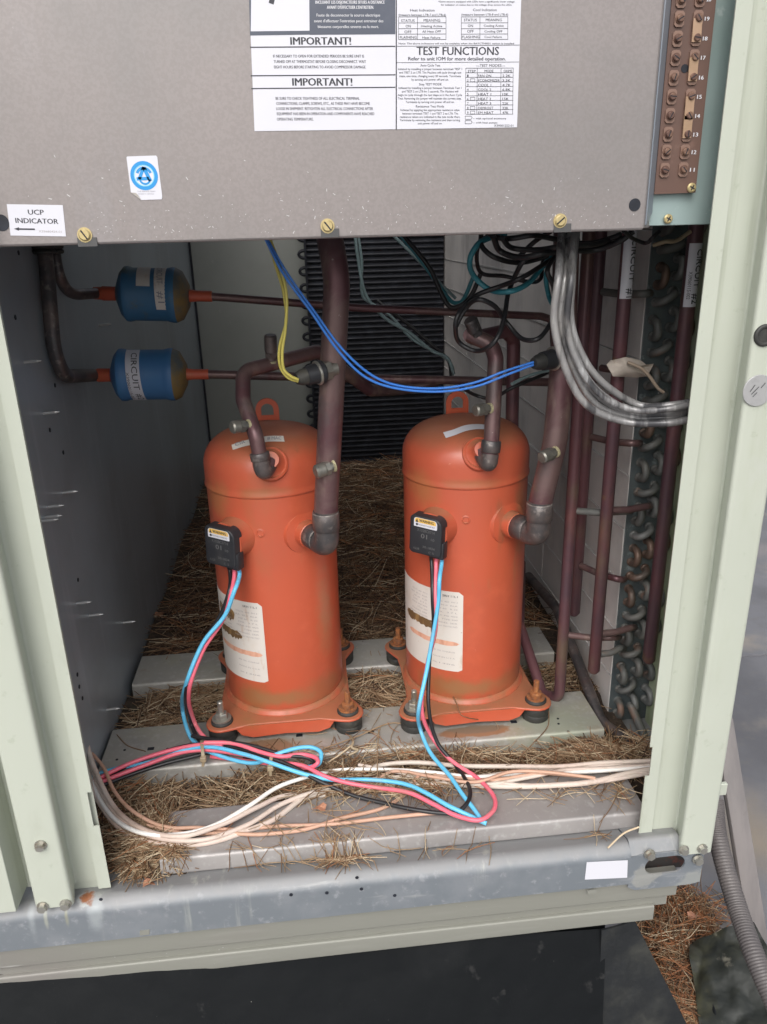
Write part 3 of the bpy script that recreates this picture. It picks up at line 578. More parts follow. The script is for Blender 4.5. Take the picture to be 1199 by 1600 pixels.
for x, y, r in ((992, 320, .0054), (2, 348, .0066)):
    q = at(x, y, Y=PY-.0009); mk('panel_hole', cyl(q, q+Vector((0, -.0003, 0)), r, 24), m_dark, cpn, 0)
def slotted(r, t, mat, name='screw', cross=False):
    bm_ = join(cyl((0, 0, 0), (0, -.0012, 0), r*1.25, 20), cyl((0, -.001, 0), (0, -t, 0), r, 20, bev=r*.2))
    me = mesh_of(name, bm_, mat, 40); return me
scr = slotted(.0049, .0032, m_gold); slot = mesh_of('slot', box((-.0043, -.0004, -.0006), (.0043, 0, .0006)), m_dark, 0)
for x, y, a in ((133, 367, 1.0), (512, 353, .9), (875, 345, -.7)):
    q = at(x, y, Y=PY-.0007); s_ = rep(scr, 'panel_screw', cpn, q); rep(slot, 'slot', s_, q+Vector((0, -.0030, 0)), (0, a, 0))
    q2 = at(x+3, y+10, Y=PY-.0009); mk('clip_tab', join(extr([(q2.x-.0075, q2.y, q2.z-.0042), (q2.x+.0085, q2.y, q2.z-.0042), (q2.x+.0085, q2.y, q2.z+.003), (q2.x-.0075, q2.y, q2.z+.003)], (0, -.0008, 0))), M('clip_steel', (.09, .09, .09), .45, .3) if x == 133 else bpy.data.materials['clip_steel'], cpn, 0)
# small scratches in the lower part of the sheet as flecks of bare metal
L = PY-.0008
wl = mk('warning_label', join(pquad([(388, -40), (618.5, -42), (618.5, 202), (398, 205)], L, .0003)), m_white, cpn, 0)
tl = mk('test_functions_label', pquad([(620, -42), (816, -43), (808, 199), (620, 202)], L, .0003), m_white, cpn, 0)
nf = mk('dark_field', join(extr([at(x, y, Y=L-.0003) for x, y in ((388.5, -40), (393, -40), (392, 49.5), (391, 55))], (0, -.00012, 0)),
     extr([at(x, y, Y=L-.0003) for x, y in ((391, 49), (484, 48), (484.5, 54), (391, 55.5))], (0, -.00015, 0)),
     extr([at(x, y, Y=L-.0003) for x, y in ((483, -41), (618, -42), (618, 53.5), (484, 54.5))], (0, -.00012, 0))), m_navy, wl, 0)
I = []
for a, b, y, h, s, bd in [(454, 548, 70, 12.5, 'IMPORTANT!', .0006), (457, 550, 134, 12.5, 'IMPORTANT!', .0006), (427, 569, 90, 4.6, 'IF NECESSARY TO OPEN FOR EXTENDED PERIODS BE SURE UNIT IS', .0001), (428, 572, 98.5, 4.6, 'TURNED OFF AT THERMOSTAT BEFORE CLOSING DISCONNECT. WAIT', .0001),
        (428.5, 572, 107, 4.6, 'EIGHT HOURS BEFORE STARTING TO AVOID COMPRESSOR DAMAGE.', .0001), (431, 562, 156, 4.6, 'BE SURE TO CHECK TIGHTNESS OF ALL ELECTRICAL TERMINAL', .0001), (432, 578, 164, 4.6, 'CONNECTIONS, CLAMPS, SCREWS, ETC., AS THESE MAY HAVE BECOME', .0001),
        (432, 583, 172, 4.6, 'LOOSE IN SHIPMENT. RETIGHTEN ALL ELECTRICAL CONNECTIONS AFTER', .0001), (433, 585, 180, 4.6, 'EQUIPMENT HAS BEEN IN OPERATION AND COMPONENTS HAVE REACHED', .0001), (433, 490, 188.5, 4.6, 'OPERATING TEMPERATURE.', .0001)]:
    I.append(pline(s, a, b, y, h, L, bd))
for a in [(391, 74, 618, 72.5), (392, 118.5, 618, 117), (393, 138.5, 618, 136.5)]: I.append(prule(*a, .0008, L))
I.append(prule(424, 6, 427, -8, .004, L))
mk('lettering', join(*[g_ for g_ in I if g_[0]]), m_ink, wl, 0)
I = []
for a, b, y, h, s, bd in [(487, 602, -2, 5.2, "D'ALIMENTATION ELECTRIQUE", .0002), (493, 601, 6, 5.2, 'INCLUANT LES DISJONCTEURS SITUES A DISTANCE', .0002), (511, 584, 14, 5.2, "AVANT D'EFFECTUER L'ENTRETIEN.", .0002), (495, 594, 26, 4.8, 'Faute de deconnecter la source electrique', .0001), (491, 599, 35, 4.8, "avant d'effectuer l'entretien peut entrainer des", .0001), (497, 592, 44, 4.8, 'blessures corporelles severes ou la mort.', .0001)]:
    I.append(pline(s, a, b, y, h, L-.00015, bd))
mk('lettering', join(*[g_ for g_ in I if g_[0]]), m_wink, wl, 0)
I = [pline('TEST FUNCTIONS', 651, 779, 86, 13.5, L, .0004), pline('Refer to unit IOM for more detailed operation.', 638, 790, 94.5, 5.8, L, .0002)]
T2 = [(685, 804, 4, 3, '*Some sensors equipped with LEDs have a significantly lower voltage'), (689, 800, 9, 3, 'for indicator on status due to the voltage drop across the LEDs.'), (641, 679, 18, 4.4, 'Heat Indication'), (739, 776, 17.5, 4.4, 'Cool Indication'), (623, 697, 25, 3.8, '(measure between LTB-7 and LTB-6)'), (721, 794, 24.5, 3.8, '(measure between LTB-8 and LTB-6)'),
      (623, 803, 69.5, 3.2, 'Note: The above indicators will not be available when the BAYCTHI001 option is installed'),
      (627, 648, 34.5, 4.6, 'STATUS'), (662, 688, 34, 4.6, 'MEANING'), (634, 642, 43, 4.6, 'ON'), (658, 691, 42.5, 3.8, 'Heating Active'), (632, 643, 52, 4.6, 'OFF'), (660, 689, 51, 3.8, 'All Heat OFF'), (625, 651, 60.5, 4.6, 'FLASHING'), (660, 688, 60.5, 3.8, 'Heat Failure'),
      (725, 745, 33.5, 4.6, 'STATUS'), (759, 784, 33.3, 4.6, 'MEANING'), (731, 739, 42.5, 4.6, 'ON'), (756, 787, 42, 3.8, 'Cooling Active'), (730, 740, 51, 4.6, 'OFF'), (757, 785, 50.8, 3.8, 'Cooling OFF'), (722, 749, 60, 4.6, 'FLASHING'), (757, 784, 59.5, 3.8, 'Cool Failure'),
      (657, 688, 104, 4, 'Auto Cycle Test'), (622, 722, 109.5, 3.6, 'Initiated by installing a jumper between terminals TEST 1'), (624, 721, 115, 3.6, 'and TEST 2 on LTB. The Machine will cycle through test'), (624, 720, 120.5, 3.6, 'steps, one time, changing every 30 seconds. Terminate'), (643, 701, 126, 3.6, 'by turning unit power off and on.'),
      (655, 690, 133.5, 4, 'Step TEST MODE'), (623, 721, 139, 3.6, 'Initiated by installing a jumper between Terminals Test 1'), (628, 716, 144.5, 3.6, 'and TEST 2 on LTB for 2 seconds. The Machine will'), (622, 722, 150, 3.6, 'begin to cycle through the test steps as in the Auto Cycle'), (622, 721, 155.5, 3.6, 'Test. Removing the jumper will maintain the current step.'), (634, 710, 161, 3.6, 'Terminate by turning unit power off and on.'),
      (650, 694, 168, 4, 'Resistance Test Mode'), (626, 718, 173.5, 3.6, 'Initiated by applying the appropriate resistance value'), (629, 716, 179, 3.6, 'between terminals TEST 1 and TEST 2 on LTB. The'), (625, 719, 184.2, 3.6, 'resistance values are indicated in the test mode chart.'), (625, 719, 189.3, 3.6, 'Terminate by removing the resistance and then turning'), (653, 691, 194.3, 3.6, 'unit power off and on.'),
      (744, 789, 104.5, 4.6, '---TEST MODES---'), (731, 743, 113.2, 4.4, 'STEP'), (757, 771, 113, 4.4, 'MODE'), (787, 800, 113, 4.4, 'OHMS'), (739, 791, 186.5, 3.2, '-- with optional accessory'), (739, 777, 193, 3.2, '-- with heat pumps'), (772, 802, 198, 3.8, 'X39001252-01')]
for i, (md, om) in enumerate([('FAN ON', '2.2K'), ('ECONOMIZER', '3.3K'), ('COOL 1', '4.7K'), ('COOL 2', '6.8K'), ('HEAT 1', '10K'), ('HEAT 2', '15K'), ('HEAT 3', '22K'), ('DEFROST', '33K'), ('EM HEAT', '47K')]):
    y = 120.5+7.2*i; T2 += [(730, 732, y, 4.4, str(i+1)), (747, 747+3.4*len(md), y, 4.4, md), (785, 785+3.2*len(om), y, 4.4, om)]
    if i in (1, 5, 7, 8): I += [prule(735, y-4.5, 742, y-4.5, .0003, L), prule(735, y, 742, y, .0003, L), prule(742, y-4.5, 742, y, .0003, L), prule(735, y-4.5, 735, y, .0003, L)]
for a, b, y, h, s in T2: I.append(pline(s, a, b, y, h*.94, L, .00006))
R3 = [(620, 72.5, 812, 70.5), (620, 98, 811, 97)]
for x0, xm, x1_ in ((623, 652.5, 697), (721, 750, 793.5)):
    R3 += [(x0, y, x1_, y-.3) for y in (26.5, 36, 45, 53.5, 62)]+[(x, 26.5, x, 62) for x in (x0, xm, x1_)]
R3 += [(728, 106.6+i*7.2, 802, 106.4+i*7.2) for i in range(11)]+[(x, 106.5, x-1, 178.6) for x in (728, 746, 783, 802)]
for x, y in ((727, 181.5), (727, 188.5)): R3 += [(x, y, x+9, y), (x, y+5, x+9, y+5), (x, y, x, y+5), (x+9, y, x+11, y+2.5), (x+9, y+5, x+11, y+2.5)]
for a in R3: I.append(prule(*a, .00034, L))
I.append(prule(619.5, -42, 619.5, 202, .0008, L))
mk('lettering', join(*[g_ for g_ in I if g_[0]]), m_ink, tl, 0)
# round blue emblem sticker with a folded corner
sk = mk('emblem_sticker', pquad([(198, 246), (199, 244.5), (244, 243), (246, 245), (254, 308), (253, 311.5), (221, 312.5), (205, 301)], L, .0003), m_white, cpn, 0)
def pring(cx_, cy_, r0, r1, a0=0, a1=360, n=40, sx=1.):
    V, Fc = [], []
    c = at(cx_, cy_, Y=L-.00045); k_ = (at(cx_+1, cy_, Y=L)-at(cx_, cy_, Y=L)).length
    for i in range(n+1):
        a = R_(a0+(a1-a0)*i/n); V += [c+Vector((math.cos(a)*r*k_, 0, math.sin(a)*r*k_)) for r in (r0, r1)]
    Fc = [(2*i, 2*i+1, 2*i+3, 2*i+2) for i in range(n)]; return V, Fc
def prule2(*a): return prule(*a, L)
mk('emblem', join(pring(225.5, 274.5, 16.0, 21.5), pring(225.5, 274.5, 9, 13.2, 20, 160), pring(226.5, 279, 6.5, 9.5, 200, 350), prule2(225, 261, 218, 280, .0026), prule2(225, 262, 235.5, 283, .0030), prule2(214, 279.5, 233, 279, .0026)), m_blueink, sk, 0)
mk('emblem_ring', pring(225.5, 274.5, 14.6, 15.8), m_cyanink, sk, 0)
mk('lettering', join(pline('THE SERVICE TEAM', 215, 243, 300, 2, L), pline('MAKES IT CERTAIN', 217, 241, 304, 2, L)), m_ink2, sk, 0)
fold = mk('folded_corner', extr([at(204.5, 300.5, Y=L-.0005), at(221.5, 312.8, Y=L-.0005), at(213.5, 301.5, Y=L-.0022)], (0, -.0002, 0)), m_paper, sk, 0)
uc = mk('indicator_label', pquad([(11, 319), (98.5, 320.5), (103.5, 369.5), (17, 368)], L, .0003), m_white, cpn, 0)
mk('lettering', join(pline('UCP', 44.5, 69, 335.2, 8.2, L, .0003, .4), pline('INDICATOR', 25, 91.5, 348.3, 8.2, L, .0003, 1.6), prule(27, 357.8, 55, 358.2, .0012, L), extr([at(x, y, Y=L-.0004) for x, y in ((22, 357.5), (30, 355), (30, 360.5))], (0, -.0001, 0))), m_ink, uc, 0)
mk('lettering', pline('X39680424-01', 61, 97, 362.8, 3.2, L, 0, .8), m_faint, uc, 0)
# flecks of bare metal and paint along the lower edge
fl = []
rr_ = random.Random(4)
for k in range(260):
    x = rr_.uniform(5, 1000); y = 385-.028*x-abs(rr_.gauss(0, 40))-4; s = rr_.uniform(.0002, .00055); q = at(x, y, Y=PY-.0009)
    if (385 < x < 820 and y < 208) or (195 < x < 258 and 240 < y < 315) or (x < 108 and y > 315): continue
    a = rr_.uniform(0, 3); l_ = s*rr_.choice((1, 1, 1, 1, 1.5, 3)); u = Vector((math.cos(a), 0, math.sin(a)))*l_; w = Vector((-math.sin(a), 0, math.cos(a)))*s*.6
    fl.append(extr([q-u-w, q+u-w*.4, q+u*.8+w, q-u*.6+w], (0, -.00005, 0)))
stuff(mk('paint_flecks', join(*fl), M('fleck_white', (.62, .61, .61), .6), cpn, 0))

# ================================================================== TERMINAL STRIP
TY = .034
tsr = thing('terminal_strip', 'brown numbered terminal board with screws at the upper right', 'terminal board', at(1060, 352, Y=TY))
mk('mounting_plate', box((at(1004, 357, Y=TY).x-.02, TY+.001, Z_(1060, 352, TY)), (LIPR+.06, TY+.003, TOP), .0006, 1), m_tplate, tsr, 0)
TB = TY-.006
bd = mk('board', extr([at(1022.5, 303.5, Y=TB), at(1087, 301, Y=TB), at(1087, 301, Y=TB)+Vector((0, 0, .42)), at(1022.5, 303.5, Y=TB)+Vector((0, 0, .42))], (0, .0055, 0)), m_board, tsr, 0)
ts = slotted(.0030, .0034, m_tscrew, 'terminal_screw'); tslot = mesh_of('slot', box((-.0028, -.0003, -.0004), (.0028, 0, .0004)), m_dark, 0)
clamp = mesh_of('clamp', extr([(x*.0043, 0, z*.0060) for x, z in ((-.6, -1), (.6, -1), (1, -.7), (1, .7), (.6, 1), (-.6, 1), (-1, .7), (-1, -.7))], (0, -.0014, 0)), M('clamp_brown', (.24, .15, .115), .45, .3), 0)
rows = [(11, 266, 265), (12, 237.5, 237.5), (13, 210, 210), (14, 181, 181), (15, 151.5, 151), (16, 122, 121), (17, 91, 90), (18, 61, 60), (19, 30, 29), (20, 0, -1), (21, -31, -32)]
def bx(y): return 1038+(266-y)*.098
for n, yl, yr in rows:
    for cx_, yy in ((bx(yl), yl), (bx(yr)+29, yr)):
        q = at(cx_, yy, Y=TB-.0001); c_ = rep(clamp, 'clamp', tsr, q)
        s_ = rep(ts, 'terminal_screw', tsr, q+Vector((0, -.0012, 0))); rep(tslot, 'slot', s_, q+Vector((0, -.0045, 0)), (0, rr_.uniform(0, 3), 0))
for a, b in ((19, 18), (17, 16), (15, 14), (14, 13)):
    ya = dict((n, yr) for n, _, yr in rows); A = at(bx(ya[a])+29, ya[a], Y=TB-.0018); B = at(bx(ya[b])+29, ya[b]+6, Y=TB-.0018)
    mk('jumper_bar', extr([A+Vector((-.0040, 0, .0)), B+Vector((-.0040, 0, 0)), B+Vector((.0040, 0, 0)), A+Vector((.0040, 0, 0))], (0, -.0012, 0)), m_jump, tsr, 0)
I = []
for n, yl, yr in rows: x = bx(yr)+29+10.5; I.append(pline(str(n), x, x+7, yr+3.4, 6.4, TB, .0003))
mk('terminal_numbers', join(*[g_ for g_ in I if g_[0]]), m_wink, bd, 0)
q = at(1070, 107, Y=TB-.0001); mk('board_hole', cyl(q, q+Vector((0, -.0003, 0)), .0034, 14), m_dark, tsr, 0)
for x, y in ((1080, 293.5), (1043.5, 342)):
    q = at(x, y, Y=TB if y < 300 else TY); s_ = rep(mesh_of('plate_screw', join(cyl((0, 0, 0), (0, -.0026, 0), .0042, 20, bev=.0010)), m_gold), 'plate_screw', tsr, q)
    cr = mesh_of('cross_slot', join(box((-.0024, -.0003, -.0005), (.0024, 0, .0005)), box((-.0005, -.0004, -.0024), (.0005, 0, .0024))), m_dark, 0); rep(cr, 'cross_slot', s_, q+Vector((0, -.0027, 0)), (0, .5, 0))

# ================================================================== COMPRESSORS
def dirz(az, el=0): a, e = R_(az), R_(el); return Vector((math.sin(a)*math.cos(e), -math.cos(a)*math.cos(e), math.sin(e)))
def on_cyl(c, r, px, py):
    d = RW @ np.array([px-CX, py-CY, F]); o = CAM-np.array([c[0], c[1], 0]); A = d[0]**2+d[1]**2; B = 2*(o[0]*d[0]+o[1]*d[1]); C_ = o[0]**2+o[1]**2-r*r
    D = max(B*B-4*A*C_, 0); t = (-B-D**.5)/2/A; p = CAM+d*t; return math.atan2(p[0]-c[0], -(p[1]-c[1])), p[2]
def cylpatch(c, r, poly, th=.0003, maxda=.12):
    """poly [(azimuth rad, z)] convex-ish patch bent round a vertical shell: grid between left and right outline"""
    zs = [p[1] for p in poly]
    n = 20; az = [p[0] for p in poly]; a0, a1 = min(az), max(az)
    V, Fc = [], []
    def zr(a, top):
        hits = []
        for (x1, y1), (x2, y2) in zip(poly, poly[1:]+poly[:1]):
            if (x1-a)*(x2-a) <= 0 and abs(x1-x2) > 1e-9: hits.append(y1+(y2-y1)*(a-x1)/(x2-x1))
        return (max(hits) if top else min(hits)) if hits else sum(zs)/len(zs)
    for rr in (r+th, r):
        for i in range(n+1):
            a = a0+(a1-a0)*(i/n*.9998+.0001); d = Vector((math.sin(a), -math.cos(a), 0)); zb_, zt_ = zr(a, 0), zr(a, 1)
            for j in range(5): V.append(Vector((c[0], c[1], 0))+d*rr+Vector((0, 0, zb_+(zt_-zb_)*j/4)))
    m = 5*(n+1)
    for i in range(n):
        for j in range(4): a = i*5+j; Fc += [(a, a+5, a+6, a+1)]
    for i in range(n): Fc += [(i*5+4, i*5+9, m+i*5+9, m+i*5+4), (i*5, m+i*5, m+i*5+5, i*5+5)]
    for j in range(4): Fc += [(j, j+1, m+j+1, m+j), (n*5+j, m+n*5+j, m+n*5+j+1, n*5+j+1)]
    return V, Fc
def cyltext(s, c, r, a0, a1, z, h):
    V, Fc = glyphs(s); x0 = min(v[0] for v in V); x1 = max(v[0] for v in V); out = []
    for x, y in V:
        a = a0+(a1-a0)*(x-x0)/(x1-x0); out.append(Vector((c[0]+math.sin(a)*(r+.0006), c[1]-math.cos(a)*(r+.0006), z+y*h/.73)))
    return out, Fc
def dome(c, rho, az, zfun, dr=0): return Vector((c[0]+math.sin(az)*rho, c[1]-math.cos(az)*rho, zfun(rho)+dr))
RB = .0876; ZS = .360; ZD = .385; ZT = .432
def compressor(c, label, which):
    cx_, cy_ = c; mo = orange('orange_shell_paint_'+which, cx_, cy_, 1. if which == 'right' else .75)
    t = thing('compressor', label, 'compressor', (cx_, cy_, .0), 'orange compressors on the steel rails')
    O = (cx_, cy_, 0); Zv = (0, 0, 1)
    # shell (lower can) and domed cap
    mk('shell', lathe([(0, .030), (RB-.003, .030), (RB-.001, .037), (RB, .047), (RB, ZS+.004)], O, Zv, 72), mo, t, 40)
    cap = [(RB+.0004, ZS-.004), (RB+.0018, ZS-.0025), (RB+.0020, ZS+.000), (RB+.0006, ZS+.003), (RB+.0010, ZS+.008)]
    for k in range(15):
        a = math.pi/2*k/14; ex = .62; r = (RB+.001)*math.cos(a)**ex if k < 14 else 0; cap.append((r, ZD+(ZT-ZD)*math.sin(a)**1.0))
    def zf_(rho): 
        for (r1, h1), (r2, h2) in zip(cap[5:], cap[6:]):
            if r2 <= rho <= r1: return h1+(h2-h1)*(r1-rho)/(r1-r2+1e-9)
        return ZT
    mk('cap', lathe(cap, O, Zv, 72), mo, t, 50)
    # pressed foot plate with four ears and turned down front edge
    H = .0925; e = .0225; P = []
    def arc(px_, py_, a0, a1, n=7):
        for k in range(n+1): a = R_(a0+(a1-a0)*k/n); P.append((cx_+px_+e*math.cos(a), cy_+py_+e*math.sin(a)))
    arc(H-.003, -H, -110, 30); P += [(cx_+.0955, cy_-.055), (cx_+.0925, cy_), (cx_+.0955, cy_+.055)]; arc(H-.003, H, -30, 110); P += [(cx_+.04, cy_+.094), (cx_-.04, cy_+.094)]
    arc(-H+.003, H, 70, 210); P += [(cx_-.0955, cy_+.055), (cx_-.0925, cy_), (cx_-.0955, cy_-.055)]; arc(-H+.003, -H, 150, 290); P += [(cx_-.05, cy_-.105), (cx_+.05, cy_-.105)]
    zt_, th = .0285, .0032; n = len(P); bm = bmesh.new(); vs = [bm.verts.new((x, y, zt_)) for x, y in P]; f = bm.faces.new(vs)
    r_ = bmesh.ops.extrude_face_region(bm, geom=[f]); 
    for v in r_['geom']:
        if isinstance(v, bmesh.types.BMVert): v.co.z = zt_-th
    bmesh.ops.bevel(bm, geom=[ed for ed in bm.edges if abs(ed.verts[0].co.z-zt_) < 1e-6 and abs(ed.verts[1].co.z-zt_) < 1e-6], offset=.0022, segments=3, affect='EDGES', profile=.5)
    pl = from_bm(bm)
    skirt = []
    for sx, sy, ln in ((0, -1, .066), (0, 1, .062)):
        y = cy_+sy*.107; a = [(cx_-ln-.006, y, .0275), (cx_-ln+.004, y, .013), (cx_-ln+.02, y+.001*sy, .0085), (cx_, y+.001*sy, .0110), (cx_+ln-.02, y+.001*sy, .0085), (cx_+ln-.004, y, .013), (cx_+ln+.006, y, .0275)]
        skirt.append(extr(a, (0, -sy*.003, 0)))
    for sx in (-1, 1):
        x = cx_+sx*.0945; a = [(x, cy_-.062, .027), (x-.003*sx, cy_-.045, .012), (x-.003*sx, cy_+.045, .012), (x, cy_+.062, .027)]; skirt.append(extr(a, (-sx*.003, 0, 0)))
    # concave fillet between shell and plate
    fil = lathe([(RB-.004, .0365), (RB+.0000, .0352), (RB+.0018, .0336), (RB+.0030, .0312), (RB+.0045, .0298), (RB+.0046, .0283)], O, Zv, 72)
    mk('foot_plate', join(pl, *skirt, fil), mo, t, 40)
    front = (('rust' if which == 'right' else 'grey'),)
    for i, (sx, sy) in enumerate(((-1, -1), (1, -1), (-1, 1), (1, 1))):
        q = Vector((cx_+sx*(H-.003), cy_+sy*H, 0))
        rf = mk('rubber_foot', lathe([(0, .001), (.0185, .001), (.0200, .0035), (.0200, .010), (.0192, .0115), (.0202, .013), (.0202, .0215), (.0185, .0245), (0, .0245)], q, Zv, 28), m_rub, t)
        rusty = (sx, sy) in (((1, -1), (-1, 1)) if which == 'right' else ((1, -1), (1, 1)))
        mt = m_rust if rusty else m_bolt
        mk('grommet', lathe([(.0155, .033), (.0155, .036), (.012, .039), (0, .0392)], q-Vector((0, 0, .0052)), Zv, 24), m_rub, rf)
        mk('bolt', join(lathe([(.0135, .0385), (.0135, .0405), (0, .041)], q-Vector((0, 0, .0052)), Zv, 24), lathe([(0, .0405), (.0086, .0405), (.0090, .0415), (.0090, .0472), (.008, .0485), (0, .0488)], q-Vector((0, 0, .0052)), Zv, 6 if not rusty else 9),
                        lathe([(.0042, .048), (.0042, .066), (.0034, .067), (0, .067)], q-Vector((0, 0, .0052)), Zv, 14)), mt, rf)
    # lifting eye at the back of the dome
    ez = zf_(.055); ec = Vector((cx_+.0, cy_+.060, ez)); bm = bmesh.new(); n = 18; V, Fc = [], []
    for k in range(n+1):
        a = math.pi*k/n; V += [ec+Vector((math.cos(a)*.0165, 0, .014+math.sin(a)*.0165)), ec+Vector((math.cos(a)*.0088, 0, .014+math.sin(a)*.0088))]
    Fc = [(2*k, 2*k+1, 2*k+3, 2*k+2) for k in range(n)]
    V += [ec+Vector((-.0165, 0, -.012)), ec+Vector((-.0088, 0, -.012)), ec+Vector((.0165, 0, -.012)), ec+Vector((.0088, 0, -.012)), ec+Vector((.0088, 0, .0055)), ec+Vector((-.0088, 0, .0055))]
    Fc += [(2*n, 2*n+1, 2*n+3, 2*n+2), (0, 2*n+4, 2*n+5, 1), (2*n+4, 2*n+6, 2*n+7, 2*n+5)] if 0 else [(2*n, 2*n+2, 2*n+3, 2*n+1), (0, 1, 2*n+5, 2*n+4), (2*n+5, 2*n+6, 2*n+7, 2*n+3)]
    k0 = len(V); V2 = [v+Vector((0, .004, 0)) for v in V]; Fe = [tuple(q+k0 for q in f) for f in Fc]
    oe = [2*i for i in range(n+1)]+[2*n+2]; oi = [2*i+1 for i in range(n+1)]
    Fe += [(a, b, b+k0, a+k0) for a, b in zip(oe, oe[1:])]+[(a, b, b+k0, a+k0) for a, b in zip(oi, oi[1:])]
    mk('lifting_eye', (V+V2, Fc+Fe), mo, t, 40)
    # dimple on the front
    az, z = on_cyl(c, RB, *((407, 833) if which == 'left' else (728, 812))); d = Vector((math.sin(az), -math.cos(az), 0)); p = Vector((cx_, cy_, z))+d*(RB-.0008)
    mk('dimple', lathe([(.0062, -.001), (.0062, .0016), (.0045, .0022), (.0035, .0004), (0, .0002)], p, d, 24), mo, t, 60)
    # discharge boss on the dome, dark elbow on it
    az, z = on_cyl(c, RB*.80, *((421, 722) if which == 'left' else (750, 708))); tpx, tpy = ((423, 724) if which == 'left' else (750, 708)); best = None
    for q_ in range(30, 101):
        rho = RB*q_/100.; az = on_cyl(c, rho, tpx, tpy)[0]; p = Vector((cx_+math.sin(az)*rho, cy_-math.cos(az)*rho, zf_(rho))); e_ = abs(proj(p)[1]-tpy)
        if best is None or e_ < best[0]: best = (e_, p.copy(), az)
    p, az = best[1], best[2]
    n_d = Vector((math.sin(az)*.86, -math.cos(az)*.86, .5)).normalized()
    mk('discharge_boss', join(lathe([(.0235, -.010), (.0228, .0005), (.0205, .0022), (.0185, .0012), (.014, .004), (.0112, .010), (.0105, .017), (0, .0175)], p, n_d, 36)), mo, t, 35)
    # suction stub at the right
    azs = R_(31); ds = Vector((math.sin(azs), -math.cos(azs), 0)); ps = Vector((cx_, cy_, .302))+ds*RB
    mk('suction_stub', lathe([(.031, -.006), (.029, -.0005), (.0215, .0012), (.0185, .002), (.0178, .014), (.0150, .0165), (.0145, .022), (0, .022)], ps, ds, 36), mo, t, 35)
    # terminal stub and its moulded cover
    aze = R_(-33 if which == 'left' else -37); de = Vector((math.sin(aze), -math.cos(aze), 0)); pe = Vector((cx_, cy_, .302))+de*RB
    mk('terminal_stub', lathe([(.029, -.012), (.0275, .001), (.0262, .003), (.0262, .022), (0, .022)], pe, de, 40), mo, t, 35)
    bc = pe+de*.017+Vector((0, 0, -.003)); side = Vector((0, 0, 1)).cross(de).normalized() # points to the box's left or right
    if side.x < 0: side = -side
    side = (side+Vector((0, 0, -.05))).normalized(); upv = de.cross(side).normalized()
    if upv.z < 0: upv = -upv
    bm = bmesh.new(); pf = [(a, b) for a, b in rrect(.047, .054, .006, chop={0: .012})]
    pf2 = [(a*1.0, b) for a, b in pf]; vs = [bm.verts.new(bc+side*a+upv*b+de*.0) for a, b in pf]; f = bm.faces.new(vs)
    r_ = bmesh.ops.extrude_face_region(bm, geom=[f]); tv = [v for v in r_['geom'] if isinstance(v, bmesh.types.BMVert)]
    for v in tv: v.co += de*.017
    tf = [q for q in r_['geom'] if isinstance(q, bmesh.types.BMFace)]
    bmesh.ops.bevel(bm, geom=[ed for ed in tf[0].edges], offset=.0018, segments=3, affect='EDGES', profile=.5)
    cov = mk('terminal_cover', join(from_bm(bm), join(*[(lambda g_: ([bc+side*v.x+upv*v.z+de*v.y for v in g_[0]], g_[1]))(box((.010, .0, -.030), (.026, .014, -.006), .002, 2))])), m_plas, t, 40)
    fr = bc+de*.0172
    def fq(a, b): return fr+side*a+upv*b
    mk('warning_sticker', extr([fq(a, b+.0185) for a, b in rrect(.034, .0125, .001, chop={0: .005, 1: .004})], de*.0003), m_white, cov, 0)
    mk('warning_band', extr([fq(a, b+.0213)+de*.00035 for a, b in rrect(.031, .0062, .001, chop={0: .004, 1: .003})], de*.0001), m_yel, cov, 0)
    I = [line('WARNING', fq(-.009, .0195)+de*.0002, fq(.012, .0195)+de*.0002, .0040, de, .0003), line('DISCONNECT POWER FIRST', fq(-.011, .0143), fq(.014, .0143), .0022, de), extr([fq(a, b)+de*.0005 for a, b in ((-.0145, .0185), (-.0105, .0185), (-.0125, .0235))], de*.0001), cyl(fq(-.0125, .0153)+de*.0003, fq(-.0125, .0153)+de*.0005, .0017, 12)]
    mk('lettering', join(*I), m_ink, cov, 0)
    I = [line('X1028C0714', fq(-.012, .006)-de*.0002, fq(.014, .006)-de*.0002, .0042, de), line('01', fq(-.006, -.003)-de*.0002, fq(.003, -.003)-de*.0002, .0068, de, .0003), line('10', fq(.009, -.004)-de*.0002, fq(.014, -.004)-de*.0002, .0036, de),
         line('30-1834', fq(-.003, -.0165)-de*.0002, fq(.015, -.0165)-de*.0002, .0034, de), line('A228', fq(-.017, -.021)-de*.0002, fq(-.008, -.021)-de*.0002, .0034, de), line('C 5', fq(.006, -.023)-de*.0002, fq(.014, -.023)-de*.0002, .0034, de)]
    mk('raised_marking', join(*I), m_mark, cov, 0)
    # nameplate bent round the shell
    if which == 'left':
        o4 = [(345, 925), (404, 943), (410, 948), (421, 1064), (418, 1068), (360, 1052), (340, 1035)]; k4 = (o4[0], (408, 943), (421, 1067), (352, 1046))
    else:
        k4 = ((634, 889), (725, 926), (722, 1050), (637, 1010))
    A = [on_cyl(c, RB, *p_) for p_ in k4]; za, zb_ = A[1][1], A[2][1]; ar = (A[1][0]+A[2][0])/2; al = R_(-92)
    cr = .05
    poly = [(al, zb_), (ar-cr, zb_), (ar, zb_+.003), (ar, za-.005), (ar-cr*.5, za-.001), (ar-cr, za), (al, za)]
    npl = mk('nameplate', cylpatch(c, RB, poly), m_paper, t, 30)
